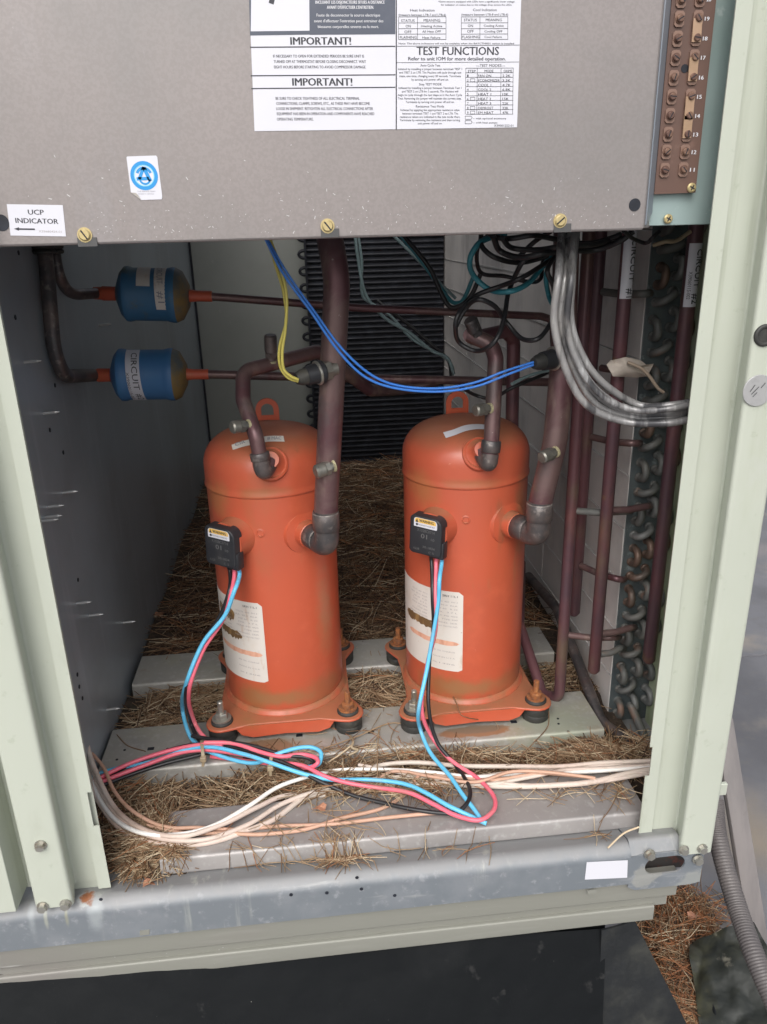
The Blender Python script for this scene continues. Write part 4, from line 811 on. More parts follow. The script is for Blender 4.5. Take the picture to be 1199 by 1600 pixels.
    def band(a0, a1, z0_, z1_, mat, r=.0004, rag=0):
        n = 26; V, Fc = [], []; q = random.Random(int(z0_*1e5))
        for i in range(n+1):
            s = i/n; a = a0+(a1-a0)*s; d = Vector((math.sin(a), -math.cos(a), 0)); e_ = min(1, min(s, 1-s)*9)**.5
            j1, j2 = q.uniform(-1, 1)*rag, q.uniform(-1, 1)*rag*2
            zc_ = (z0_+z1_)/2; V += [Vector((cx_, cy_, zc_-(zc_-z0_)*e_+j2))+d*(RB+r), Vector((cx_, cy_, zc_+(z1_-zc_)*e_+j1))+d*(RB+r)]
        Fc = [(2*i, 2*i+2, 2*i+3, 2*i+1) for i in range(n)]; return mk('smear', (V, Fc), mat, npl, 60)
    h = za-zb_; dz = .0
    band(al+.2, ar-R_(23 if which == 'left' else 26), zb_+h*.50, zb_+h*.60, m_smear, .0005, .0010)
    band(ar-R_(31), ar-R_(25), zb_+h*.40, zb_+h*.56, m_smear, .00052, .0015) if which == 'right' else band(al+.35, ar-R_(30), zb_+h*.72, zb_+h*.86, m_smear, .00052, .0015)
    band(al+.3, ar-R_(3), zb_+h*.325, zb_+h*.385, m_pinks, .0004, .0003)
    I = [cyltext('SRH 11', c, RB, ar-R_(19), ar-R_(9), za-.0085, .0035), cyltext('L1', c, RB, ar-R_(8), ar-R_(5), za-.0085, .0032)]
    mk('lettering', join(*I), m_ink, npl, 0)
    I = []
    for k, (s_, w_) in enumerate([('VOLTS  460  PH 3', 22), ('LRA  95.0  RLA', 24), ('HZ 60   R 22', 19), ('OIL  3.7 L', 20), ('MAX PSI 450', 22), ('TYPE 300', 14), ('MODEL SER', 22), ('THERMALLY PROTECTED', 26)]):
        I.append(cyltext(s_, c, RB, ar-R_(6+w_), ar-R_(5), za-.017-.0055*k, .0022))
        I.append(cyltext(s_, c, RB, ar-R_(34+w_), ar-R_(35), za-.012-.0052*k, .0022))
    for k in range(3): I.append(cyltext(('SEE OIL CHARGE', 'MADE IN U S A', 'X1306')[k], c, RB, ar-R_(30), ar-R_(7), zb_+.030-.010*k, .0021))
    mk('lettering', join(*I), m_faint, npl, 0)
    # strip sticker over the dome
    if which == 'left': T = [(364, 703, 362, 695), (380, 698, 377, 690), (398, 694, 396, 685), (420, 690, 420, 681), (445, 690, 443, 681)]
    else: T = [(697, 684.5, 692.5, 675.5), (712, 679.5, 709, 671), (728, 673.5, 726, 664.5), (745, 670.5, 744.5, 662.5), (760, 671, 760, 663.5)]
    def hitdome(px, py):
        d = RW @ np.array([px-CX, py-CY, F]); d = d/np.linalg.norm(d)
        for k in range(3000):
            p = CAM+d*(.85+k*.0002); rho = math.hypot(p[0]-cx_, p[1]-cy_)
            if rho < RB and p[2] < zf_(rho)+.0012: return Vector(p)
        return Vector(p)
    V = []
    for row in ((0, 1), (1, 0)): pass
    rowsA = []
    for q in smooth_path([Vector((a, b, 0)) for a, b, _, _ in T], 3): rowsA.append(q)
    rowsB = smooth_path([Vector((a, b, 0)) for _, _, a, b in T], 3)
    for a, b in zip(rowsA, rowsB):
        for s in (0, .5, 1): q = a.lerp(b, s); V.append(hitdome(q.x, q.y))
    n = len(rowsA); Fc = [(3*i+j, 3*i+3+j, 3*i+4+j, 3*i+1+j) for i in range(n-1) for j in (0, 1)]
    st = mk('strip_sticker', (V, Fc), m_white if which == 'right' else m_paper, t, 60)
    if which == 'left':
        I = []
        for s_, a, b in (('CIR', (368, 698), (384, 692.5)), ('# MAC', (418, 687.5), (440, 687.5))):
            A_, B_ = hitdome(*a)+Vector((0, -.0006, .0006)), hitdome(*b)+Vector((0, -.0006, .0006)); I.append(line(s_, A_, B_, .005, Vector((0, -.7, .7))))
        mk('lettering', join(*I), m_ink2, st, 0)
    return t, mo, p_info(c, n_d, p, ps, ds, fr, side, upv, de)
def p_info(*a): return a
CL, CR = (-.0555, .334), (.2185, .322)
compL, moL, iL = compressor(CL, 'left orange scroll compressor with a browned smeared nameplate at its left side', 'left')
compR, moR, iR = compressor(CR, 'right orange scroll compressor with blank white strip on its dome', 'right')

# ================================================================== REFRIGERANT PIPES
def sleeve(p0, p1, r, n=24): return cyl(p0, p1, r, n, bev=.0008)
def service_valve(par, base, direction, l=.020, r=.0075, mat=None):
    """small capped access valve on a pipe"""
    d = Vector(direction).normalized(); b = Vector(base)
    v = mk('access_valve', join(cyl(b, b+d*.008, r*.72, 16), hexa(b+d*.006, b+d*.012, r*1.05), lathe([(r*.9, .012), (r*1.02, .013), (r*1.02, l-.001), (r*.8, l+.001), (0, l+.0012)], b, d, 18)), m_brass if mat is None else mat, par)
    mk('braze_ring', lathe([(r*.95, -.001), (r*.92, .0012), (r*.6, .002)], b, d, 16), m_goo, v); return v
def suction(info, c, top_px, label):
    cc, n_d, pd, ps, ds, *_ = info
    a = ps+ds*.018; b = ps+ds*.0525+Vector((0, 0, -.004)); 
    t = thing('suction_line', label, 'pipe', (b.x, b.y, b.z), 'thick copper suction lines')
    TL = top_px
    el = fillet([a, b, b+Vector((0, 0, .050))], .028, 10)
    mk('elbow', join(tube(el, .0158, 24), sleeve(a-ds*.004, a+ds*.016, .0168), sleeve(b+Vector((0, 0, .024)), b+Vector((0, 0, .047)), .0172)), m_copd, t, 50)
    mk('braze_ring', join(torus(b+Vector((0, 0, .047)), (0, 0, 1), .0158, .0011, 28, 8), torus(a+ds*.0165, ds, .0158, .0009, 28, 8)), m_braz, t)
    return t, b
# left suction line
tS, bS = suction(iL, CL, None, 'thick copper pipe rising beside the left compressor')
topS = at(512, 345, Y=bS.y+.004)
pathS = [bS+Vector((0, 0, .044)), Vector((bS.x, bS.y, .60)), at(530, 430, Y=bS.y), topS+Vector((0, .012, .0))+Vector((0, .0, .02))]
pathS = [bS+Vector((0, 0, .044)), at(527, 440, Y=bS.y), at(520, 395, Y=bS.y+.006), at(511, 350, Y=bS.y+.03)]
mk('tube', tube(fillet(pathS, .12, 12), .0152, 28), m_cop, tS, 60)
for k in range(12):
    pass
service_valve(tS, at(521, 728, Y=bS.y-.013), (-.95, -.45, -.15), .024, .0085)
vb = at(518, 577, Y=bS.y-.012)
def pressure_switch(par_label, base, tip, label):
    base, tip = Vector(base), Vector(tip); d = (tip-base).normalized(); Lh = (tip-base).length
    s = thing('pressure_switch', label, 'pressure switch', base, 'pressure switches on the suction lines')
    mk('nut', join(hexa(base+d*.002, base+d*.012, .0115), cyl(base-d*.006, base+d*.004, .0085, 16)), m_brass, s)
    mk('switch_body', join(cyl(base+d*.010, base+d*.019, .0135, 28, bev=.0015), cyl(base+d*.019, base+d*(Lh*.72), .0118, 24, .0108)), m_plas, s)
    mk('crimp_ring', cyl(base+d*.0165, base+d*.0195, .0142, 28, bev=.0006), m_bolt, s)
    mk('boot', lathe([(.0098, Lh*.70), (.0092, Lh*.86), (.0065, Lh), (0, Lh)], base, d, 20), m_rub, s)
    return s, d
sw1, sd1 = pressure_switch(None, vb, at(463, 592, Y=bS.y-.03), 'dark pressure switch with two yellow leads on the left suction pipe')
# scratch marks on the pipe, bare metal
tR, bR = suction(iR, CR, None, 'thick copper pipe rising beside the right compressor')
pathR = [bR+Vector((0, 0, .044)), at(868, 690, Y=bR.y), at(880, 560, Y=bR.y+.01), at(886, 350, Y=bR.y+.02)]
mk('tube', tube(fillet(pathR, .2, 10), .0152, 28), m_cop, tR, 60)
service_valve(tR, at(868, 706, Y=bR.y-.015), (-.85, -.5, -.12), .024, .0078)
vb2 = at(882, 556, Y=bR.y-.008)
sw2, sd2 = pressure_switch(None, vb2, at(834, 568, Y=bR.y-.03), 'grey pressure switch with two blue leads on the right suction pipe')
# scratch tangle
I = []
for k in range(16):
    x, y = rr_.uniform(513, 527), rr_.uniform(615, 640); a = on_cyl((bS.x, bS.y), .0152, x, y); b = on_cyl((bS.x, bS.y), .0152, x+rr_.uniform(-6, 6), y+rr_.uniform(-12, 12))
    pa, pb_ = [Vector((bS.x+math.sin(q[0])*.0155, bS.y-math.cos(q[0])*.0155, q[1])) for q in (a, b)]; I.append(tube([pa, pb_], .00022, 4))
stuff(mk('scratch_marks', join(*I), M('scratch_metal', (.5, .5, .5), .4, .5), tS, 0))

# discharge lines
def discharge(info, px, label, valve, stem=None, r=.0088):
    cc, n_d, pd, *_ = info
    a = pd+n_d*.010
    t = thing('discharge_line', label, 'pipe', a, 'thinner copper discharge lines')
    return t, a
tD, a = discharge(iL, None, 'bent brown copper pipe leaving the dome of the left compressor', None)
hn = Vector((iL[1].x, iL[1].y, 0)).normalized(); Yd = (a+hn*.016).y; b0 = at(412, 741, Y=Yd)
P = [a, b0, at(400, 680, Y=Yd+.004), at(380, 625, Y=Yd+.035), at(380, 580, Y=Yd+.06), at(412, 572, Y=Yd+.075), at(497, 549, Y=Yd+.12), at(520, 566, Y=Yd+.16), at(578, 610, Y=Yd+.22), at(630, 608, Y=Yd+.28), at(684, 596, Y=.50)]
mk('tube', tube(fillet(P, .022, 8), .0094, 20), m_cop, tD, 60)
mk('elbow', join(tube(fillet([a-iL[1]*.004, P[1], P[1].lerp(P[2], .42)], .018, 8), .0108, 20), sleeve(P[1].lerp(P[2], .36), P[1].lerp(P[2], .56), .0122)), m_copd, tD, 50)
service_valve(tD, P[2].lerp(P[3], .32)+Vector((-.004, -.006, 0)), (-.9, -.6, .05), .022, .0078)
service_valve(tD, at(424, 565, Y=Yd+.078), (.05, -.15, 1), .034, .0078, m_copd)
tE, a = discharge(iR, None, 'bent copper pipe arching from the dome of the right compressor', None)
Yd = (a+Vector((iR[1].x, iR[1].y, 0)).normalized()*.016).y
P = [a, at(764, 727, Y=Yd), at(768, 690, Y=Yd+.004), at(775, 560, Y=Yd+.02), at(768, 538, Y=Yd+.03), at(733, 522, Y=Yd+.04)]
mk('tube', tube(fillet(P, .02, 8), .0098, 20), m_cop, tE, 60)
mk('elbow', join(tube(fillet([a-iR[1]*.004, P[1], P[1].lerp(P[2], .5)], .016, 8), .0112, 20), sleeve(P[1].lerp(P[2], .55), P[1].lerp(P[2], 1.05), .0124)), m_copd, tE, 50)
service_valve(tE, P[2].lerp(P[3], .42)+Vector((-.006, -.006, 0)), (-.95, -.45, .02), .022, .0075)
service_valve(tE, P[4].lerp(P[5], .6), (-.45, -.35, .9), .028, .0085, m_copd)
P = [at(742, 528, Y=Yd+.075), at(790, 517, Y=Yd+.11), at(803, 530, Y=Yd+.125), at(799, 720, Y=Yd+.125)]
mk('tube', join(tube(fillet([at(736, 524, Y=Yd+.04), P[0]], .01), .0098, 16), tube(fillet(P, .018, 8), .0092, 18)), m_copr, tE, 60)

# driers with their liquid lines
def drier(cpx, y_, xl, xr, hpx, lab, mat, label, num):
    Y = .44; A = at(xl, cpx[0], Y=Y); B = at(xr, cpx[1], Y=Y); d = (B-A).normalized(); Lh = (B-A).length; r = hpx/2*1.17/F
    t = thing('filter_drier', label, 'filter drier', A.lerp(B, .5), 'blue filter driers on the liquid lines')
    prof = [(.0, -.004), (.016, -.003), (r*.78, .006), (r*.9, .0105), (r*.985, .014), (r, .017), (r*.985, .0205), (r*.965, .022), (r*.965, Lh-.024), (r*.985, Lh-.021), (r, Lh-.018), (r*.985, Lh-.014), (r*.84, Lh-.004), (.018, Lh+.004), (0, Lh+.004)]
    prof = [(0, -.002), (.012, -.001), (r*.8, .006), (r*.92, .010)]+[(r*.985, .012), (r, .016), (r*.98, .020), (r*.95, .0225), (r*.95, Lh-.028), (r*.97, Lh-.025), (r, Lh-.020), (r*1.0, Lh-.016), (r*.985, Lh-.014)]
    mk('canister', lathe(prof, A, d, 44), mat, t, 40)
    mk('end_cone', lathe([(r*.985, Lh-.0142), (r*.88, Lh-.006), (.016, Lh+.003), (0, Lh+.003)], A, d, 44), m_drend, t, 40)
    for s, q, k in ((-1, A, 1), (1, B, 1)):
        mk('stub', join(lathe([(.0095, 0), (.0098, .020), (.0088, .0215), (.0083, .032), (0, .032)] if s < 0 else [(.0092, 0), (.0075, .014), (.0075, .034), (0, .034)], q, d*s, 20)), m_ored, t, 40)
    u = Vector((0, -1, 0)); 
    def wrap(x, a): # x along axis, a angle up from facing the viewer
        v = Vector((0, -math.cos(a), math.sin(a))); v = (v-d*v.dot(d)).normalized(); return A+d*x+v*(r*.952+.0006)
    def patch(x0, x1, a0, a1, sk=0.):
        V = []; n = 18
        for i in range(n+1):
            s = i/n; a_ = a0+(a1-a0)*s
            for q in (0, 1): V.append(wrap(x0+(x1-x0)*q+sk*s, a_))
        return V, [(2*i, 2*i+1, 2*i+3, 2*i+2) for i in range(n)]
    def vtext(s, x, a0, a1, h, sk=0.):
        V, Fc = glyphs_cut(s, 10, 0); m0 = min(v[0] for v in V); m1 = max(v[0] for v in V); out = []
        for X, Yv in V:
            f_ = (X-m0)/(m1-m0); a_ = a0+(a1-a0)*f_; p = wrap(x+Yv/.73*h+sk*f_, a_); out.append(p+(p-(A+d*((p-A).dot(d)))).normalized()*.0003)
        return out, Fc
    mx_ = (r*.968)
    if num == 1:
        mk('label', patch(.030, .048, R_(112), R_(22), .002), m_paper, t, 60)
        p = mk('label', patch(.053, .070, R_(112), R_(-28), .004), m_paper, t, 60)
        mk('lettering', join(vtext('CIRCUIT', .0565, R_(80), R_(28), .008, .003), vtext('#1', .0595, R_(12), R_(-12), .009, .001)), m_ink2, p, 0)
    else:
        p = mk('label', patch(.024, .043, R_(85), R_(-75), .005), m_white, t, 60)
        mk('lettering', join(vtext('CIRCUIT', .0325, R_(66), R_(-25), .0085, .003), vtext('#2', .036, R_(-37), R_(-62), .009, .001), vtext('X39060115-002', .0265, R_(15), R_(-60), .0040, .0025)), m_ink, p, 0)
    return t, A, B, d
d1, A1, B1, e1 = drier((459, 462), 0, 184, 293, 77, None, m_driera, 'dark blue green worn filter drier, upper of the two, marked number 1', 1)
d2, A2, B2, e2 = drier((586, 585), 0, 176, 289, 77, None, m_drierb, 'brighter blue filter drier, lower of the two, marked number 2', 2)
def pipe(name, label, P, r, mat, fr, cat='pipe', group=None, n=18):
    return tag(mk(name, tube(fillet(P, fr, 9), r, n), mat, None, 60), label, cat, group)
pipe('liquid_line', 'dark pipe curving down from the top left into the upper drier', [at(82, 350, X=WX+.012), at(89, 425, X=WX+.012), at(108, 461, X=WX+.013), A1-e1*.026], .0072, m_copd, .05)
pipe('liquid_line', 'dark pipe dropping along the left wall into the lower drier', [at(66, 350, X=WX+.013), at(75, 440, X=WX+.013), at(84, 548, X=WX+.013), at(100, 588, X=WX+.014), A2-e2*.026], .0090, m_copd, .05)
for x, y, Y in ((85, 393, .398), (69, 393, .377)):
    q = at(x, y, X=WX+.0125); tag(mk('pipe_grommet', join(torus(q, (0, 0, 1), .0088 if x > 70 else .0105, .003), torus(q+Vector((0, 0, .006)), (0, 0, 1), .0088 if x > 70 else .0105, .0034)), m_rub, None), 'black rubber grommet round the pipe above the %s drier' % ('upper' if x > 70 else 'lower'), 'grommet')
pipe('liquid_line', 'thin pipe running right from the upper drier to the coil headers', [B1+e1*.03, at(560, 481, Y=.44), at(846, 494, Y=.44), at(864, 500, Y=.44), at(866, 540, Y=.44)], .0056, m_cop, .02)
pipe('liquid_line', 'thin pipe running right from the lower drier behind the compressors', [B2+e2*.03, at(600, 592, Y=.44), at(900, 598, Y=.44)], .0064, m_cop, .02)

# ================================================================== RIGHT HAND COIL
coil = thing('condenser_coil', 'tall condenser coil on the right with a row of tarnished return bends', 'condenser coil', (CXW+.03, .9, FL))
YE = .268; X1 = CXW; X2 = CXW+.082
mk('coil_core', box((CXW+.006, YE+.002, FL), (X2, 1.70, TOP)), m_dark, coil, 0)
mk('end_plate', join(box((X1+.001, YE-.0015, FL), (X2, YE, TOP), .0004, 1), box((X1+.001, YE, FL), (X1+.003, YE+.02, TOP))), m_cplate, coil, 0)
cols = [(YE+.001, .345), (.347, .62), (.622, 1.0), (1.002, 1.35), (1.352, 1.70)]
z = FL+.002; k = 0; hstep = .0795
fin_me = {}
while z < TOP-.1:
    for j, (y0, y1) in enumerate(cols):
        g_ = box((CXW-.0008*((k+j) % 2), y0, z+.0006), (CXW+.007, y1, z+hstep-.0012))
        mk('fin_block', g_, m_fin, coil, 0)
    mk('fin_joint', box((CXW-.0022, YE+.001, z+hstep-.0012), (CXW+.006, 1.70, z+hstep-.0002)), m_finj, coil, 0)
    z += hstep; k += 1
# return bends: U tubes between holes on a staggered grid
pz = .0212
def ubend(p, q, out, r=.0052):
    p, q = Vector(p), Vector(q); o = Vector((0, -1, 0)); d = (q-p); R2 = d.length/2; P = [p]
    s = out-R2*.9; P.append(p+o*s)
    for k in range(1, 8):
        a = math.pi*k/8; P.append((p+q)/2+o*(s+math.sin(a)*R2*.9)-d*.5*math.cos(a))
    P += [q+o*s, q]; return join(tube(P, r, 12), lathe([(r*1.25, 0), (r*1.25, .003), (r, .0045)], p, o, 12), lathe([(r*1.25, 0), (r*1.25, .003), (r, .0045)], q, o, 12))
ca, cb, cc_ = X1+.013, X1+.034, X1+.055
z = FL+.016; i = 0
bv = mesh_of('return_bend', ubend((0, 0, 0), (0, 0, pz), .020), m_bend); bd1 = mesh_of('return_bend', ubend((0, 0, 0), (cb-ca, 0, pz*.5), .016), m_bend); bd2 = mesh_of('return_bend', ubend((0, 0, 0), (cb-ca, 0, -pz*.5), .022), m_bend)
bw = mesh_of('return_bend', ubend((0, 0, 0), (cc_-cb, 0, pz*.5), .018), m_bend)
y = YE-.0016
_alt = {}
def altm(me):
    k = random.random()
    if k < .6: return me
    key = (me.name, k < .78)
    if key not in _alt: c_ = me.copy(); c_.materials.clear(); c_.materials.append(m_bend2 if k < .78 else m_bend3); _alt[key] = c_
    return _alt[key]
def rj(): return (random.uniform(-.12, .12), random.uniform(-.15, .15), random.uniform(-.1, .1))
while z < .70:
    rep(altm(bv), 'return_bend', coil, (ca, y, z), rj()); rep(altm(bd1), 'return_bend', coil, (ca, y, z+pz*2), rj()); rep(altm(bv), 'return_bend', coil, (cb, y, z+pz*.5), rj())
    rep(altm(bv), 'return_bend', coil, (cc_, y, z+pz*(0 if i % 2 else 1)), rj())
    i += 1; z += pz*3
# headers
YH = .215
def header(top, bot, Y, r, mat, label, cap=True, nm='header_pipe'):
    A = at(*top, Y=Y); B = at(*bot, Y=Y); x = (A.x+B.x)/2; A = Vector((x, Y, max(A.z, .70))); B = Vector((x, Y, B.z))
    t = thing(nm, label, 'header pipe', B, 'upright copper header pipes by the coil')
    mk('tube', lathe([(0, 0), (r*.6, .001), (r, .006), (r, (A-B).length), (0, (A-B).length)] if cap else [(r, 0), (r, (A-B).length), (0, (A-B).length)], B, (0, 0, 1), 24), mat, t, 40); return t, x
def pipe_label(par, x, Y, r, z0, z1, txts, a0=R_(-62), a1=R_(80), mirror=False):
    V = []; n = 30
    for i in range(n+1):
        a = a0+(a1-a0)*i/n; d = Vector((math.sin(a), -math.cos(a), 0)); V += [Vector((x, Y, z0))+d*(r+.0003), Vector((x, Y, z1))+d*(r+.0003)]
    lb = mk('label', (V, [(2*i, 2*i+2, 2*i+3, 2*i+1) for i in range(n)]), m_white, par, 60); G = []
    for s, za, zb_, ab, h, bold in txts:     # text reads downward; letters' feet toward the left
        Vt, Ft = glyphs_cut(s, 0, 7); m0 = min(v[0] for v in Vt); m1 = max(v[0] for v in Vt)
        for off in (0, bold):
            o_ = [Vector((x+math.sin(ab+(yv*h/.73+off)/r)*(r+.0006), Y-math.cos(ab+(yv*h/.73+off)/r)*(r+.0006), za+(zb_-za)*(xv-m0)/(m1-m0))) for xv, yv in Vt]; G.append((o_, Ft))
            if not bold: break
    mk('lettering', join(*G), m_ink, lb, 0)
h1, xh1 = header((982, 380), (928, 1052), YH, .0084, m_copr, 'dark red header pipe labelled circuit number 1')
def zat(py, x_px, Y): return at(x_px, py, Y=Y).z
pipe_label(h1, xh1, YH, .0084, zat(466, 974, YH), .69, [('CIRCUIT', zat(372, 985, YH), zat(440, 977, YH), R_(2), .0072, .0006), ('#1', zat(450, 977, YH), zat(464, 975, YH), R_(-10), .0085, .0005)])
h2, xh2 = header((1082, 380), (1016, 1036), YH-.015, .0088, m_copr, 'dark red header pipe labelled circuit number 2 beside the right post')
YQ = YH-.015
pipe_label(h2, xh2, YQ, .0088, zat(479, 1068, YQ), zat(380, 1078, YQ), [('CIRCUIT', zat(389, 1083, YQ), zat(449, 1078, YQ), R_(0), .0075, .0006), ('#2', zat(458, 1075, YQ), zat(474, 1073, YQ), R_(-4), .0085, .0005), ('X39060115-002', zat(424, 1071, YQ), zat(467, 1066, YQ), R_(-42), .0040, 0)])
h3, xh3 = header((938, 380), (896, 962), .30, .0088, m_copr, 'dark header pipe standing second from the right suction pipe')
# hairpin: runs down, turns under and climbs away behind the right compressor
xA = at(890, 840, Y=.262).x
P = [Vector((xA, .262, .75)), at(872, 990, Y=.262), at(868, 1092, Y=.262), at(848, 1085, Y=.29), at(812, 975, Y=.40), at(815, 880, Y=.60)]
P[1] = Vector((xA, .262, P[1].z)); P[2] = Vector((xA, .262, P[2].z))
pipe('hairpin_pipe', 'red brown pipe with a U bend at the floor behind the right compressor', P, .0082, m_copr, .02)
pipe('floor_pipe', 'grey black pipe sloping along the foot of the coil to the front', [at(826, 900, Y=.62), at(870, 950, Y=.46), at(902, 1030, Y=.335), at(940, 1130, Y=.235), at(985, 1160, Y=.19), at(1008, 1180, Y=.16)], .0085, m_copd, .05)
pipe('floor_pipe', 'short grey pipe dropping to the floor beside the last return bends', [at(985, 1100, Y=.25), at(1000, 1135, Y=.23), at(1008, 1152, Y=.22), at(980, 1160, Y=.21)], .0062, m_bend, .015)
# branch tubes from headers to the coil
def branch(P, r=.0048, lab=''): return mk('branch_tube', tube(fillet(P, .012, 6), r, 12), m_bend if random.random() < .5 else m_cop, coil, 60)
for y0, y1, xa_, xb_, Ya in ((456, 458, 942, 1016, .29), (575, 578, 940, 1006, .29), (683, 692, 925, 1000, .29), (798, 798, 897, 986, .262), (797, 790, 952, 1018, .215), (884, 905, 908, 976, .29), (992, 995, 887, 968, .262), (990, 980, 936, 992, .215), (1022, 1012, 938, 975, .215), (1180-1200+575, 1, 0, 0, 0)):
    if xa_ == 0: continue
    ye = YE; branch([at(xa_, y0, Y=Ya), at(xa_+(xb_-xa_)*.45, (y0+y1)/2+3, Y=(Ya+.22)/2), at(xb_-6, y1+1, Y=.225), at(xb_, y1, Y=YE)])
mk('support_strap', box((X2-.012, YE-.03, FL), (X2-.010, YE, .12)), m_cplate, coil, 0)

# ================================================================== BACK COIL
bcx0, bcx1 = at(482, 450, Y=1.66).x, at(694, 450, Y=1.66).x
bk = thing('rear_coil', 'black coil across the back of the compartment with many level rows', 'condenser coil', ((bcx0+bcx1)/2, 1.7, FL))
mk('coil_core', box((bcx0, 1.67, FL), (bcx1, 1.72, TOP)), m_dark, bk, 0)
mk('end_plate', box((bcx0-.006, 1.645, FL), (bcx0, 1.725, TOP)), m_darkt, bk, 0)
tb = mesh_of('coil_row', tube([(0, 0, 0), (bcx1-bcx0, 0, 0)], .0046, 8), m_darkt)
bb = mesh_of('return_bend', (lambda P: tube(P, .0046, 8))([Vector((-.002-math.sin(math.pi*k/8)*.016, 0, .0105-.0105*math.cos(math.pi*k/8))) for k in range(9)]), m_darkt)
sp_ = (at(590, 400, Y=1.66).z-at(590, 409, Y=1.66).z)*1.0
z = FL+.03
while z < .80: rep(tb, 'coil_row', bk, (bcx0, 1.668, z)); z += sp_
z = FL+.04; sp2 = (at(480, 400, Y=1.66).z-at(480, 426.5, Y=1.66).z)
while z < .80: rep(bb, 'return_bend', bk, (bcx0-.004, 1.66, z)); z += sp2

# ================================================================== CABLES
def cable(name, label, P, r, mat, cat='wire', group=None, n=10, step=8, par=None):
    Q = smooth_path(P, step); q_ = random.Random(len(label)+len(P)); ph = [q_.uniform(0, 6) for _ in range(6)]; am = min(r*.22, .0008) if len(Q) > 30 else 0
    Q = [p+Vector((math.sin(i*.23+ph[0])+.5*math.sin(i*.47+ph[1]), math.sin(i*.19+ph[2])+.5*math.sin(i*.43+ph[3]), .5*math.sin(i*.27+ph[4])))*am for i, p in enumerate(Q)]
    o = mk(name, tube(Q, r, n), mat, par, 70)
    return o if par else tag(o, label, cat, group)
# grey thick cables looping from the control box to the right post
ga = [[(884, 350), (878, 430), (874, 500), (890, 570), (925, 628), (985, 655), (1040, 655), (1090, 645)],
      [(893, 350), (887, 430), (884, 500), (902, 568), (938, 618), (990, 646), (1040, 645), (1092, 634)],
      [(902, 350), (896, 430), (892, 500), (912, 562), (950, 604), (1000, 634), (1045, 633), (1092, 626)],
      [(879, 352), (872, 430), (868, 505), (885, 580), (920, 636), (980, 660), (1040, 661), (1090, 652)]]
ga += [[(888, 351), (882, 430), (878, 502), (896, 575), (932, 632), (988, 652), (1040, 651), (1090, 641)], [(898, 350), (892, 430), (888, 505), (907, 575), (944, 622), (990, 640), (1040, 639), (1092, 630)]]
gr_ = ['outermost', 'middle', 'innermost', 'lowest', 'second outermost', 'second innermost']
for k, Pp in enumerate(ga):
    Yk = .088-.009*(k % 2)-.003*k
    cable('power_cable', '%s of the thick grey cables looping across the right headers' % gr_[k], [at(x, y, Y=Yk+(.05 if i < 1 else 0)-(.02 if i > 5 else 0)) for i, (x, y) in enumerate(Pp)], (.0050, .0053, .0040, .0040, .0040, .0034)[k], m_alu, 'cable', 'thick grey power cables', 14)
# switch leads
def lead(name, label, L_, Y0, Y1, r, mat, grp=None, yy=None):
    n = len(L_); return cable(name, label, [at(x, y, Y=Y0+(Y1-Y0)*(i/(n-1)) if yy is None else yy[i]) for i, (x, y) in enumerate(L_)], r, mat, 'wire', grp, 8)
lead('switch_wire', 'yellow wire to the left pressure switch, left of its pair', [(419, 372), (432, 415), (444, 460), (447, 500), (438, 540), (438, 572), (450, 590), (466, 596)], .16, .175, .0017, m_wy, 'yellow switch wires')
lead('switch_wire', 'yellow wire to the left pressure switch, right of its pair', [(421, 372), (440, 425), (449, 470), (446, 515), (441, 550), (443, 575), (455, 588), (466, 593)], .155, .17, .0017, m_wy, 'yellow switch wires')
lead('switch_wire', 'blue wire crossing to the right pressure switch, upper of the pair', [(416, 372), (445, 420), (490, 485), (530, 540), (575, 582), (620, 602), (680, 607), (740, 598), (790, 580), (834, 566)], .15, .17, .0015, m_wbl, 'blue switch wires')
lead('switch_wire', 'blue wire crossing to the right pressure switch, lower of the pair', [(414, 372), (440, 422), (484, 484), (526, 545), (568, 587), (615, 606), (680, 612), (742, 604), (795, 585), (834, 570)], .145, .17, .0015, m_wbl, 'blue switch wires')
# teal, green grey and black wires at the back
Bk = [('pale green wire hanging at the back centre, front strand', [(554, 365), (560, 400), (568, 450), (580, 475), (604, 498), (640, 520), (675, 548), (700, 560), (710, 585)], .55, .0026, m_wg), ('pale green wire hanging at the back centre, rear strand', [(560, 365), (566, 410), (567, 462), (590, 480), (612, 495), (645, 530), (690, 556), (707, 572), (709, 586)], .58, .0022, m_wg),
      ('black wire following the pale green pair down the back', [(590, 470), (603, 480), (640, 508), (670, 535), (700, 562), (706, 590)], .60, .0028, m_wb), ('teal wire sweeping down in front of the rear post', [(624, 365), (660, 410), (690, 450), (708, 472), (722, 470), (742, 430)], .45, .0030, m_wt),
      ('black wire sweeping down in front of the rear post', [(630, 365), (668, 415), (690, 458), (706, 480), (730, 470), (752, 425)], .43, .0034, m_wb), ('grey wire slanting behind the teal one at the back', [(612, 365), (655, 408), (690, 445), (712, 466)], .50, .0024, m_wg)]
for lab, L_, Y, r, mt in Bk: lead('sensor_wire', lab, L_, Y, Y-.05, r, mt, None)
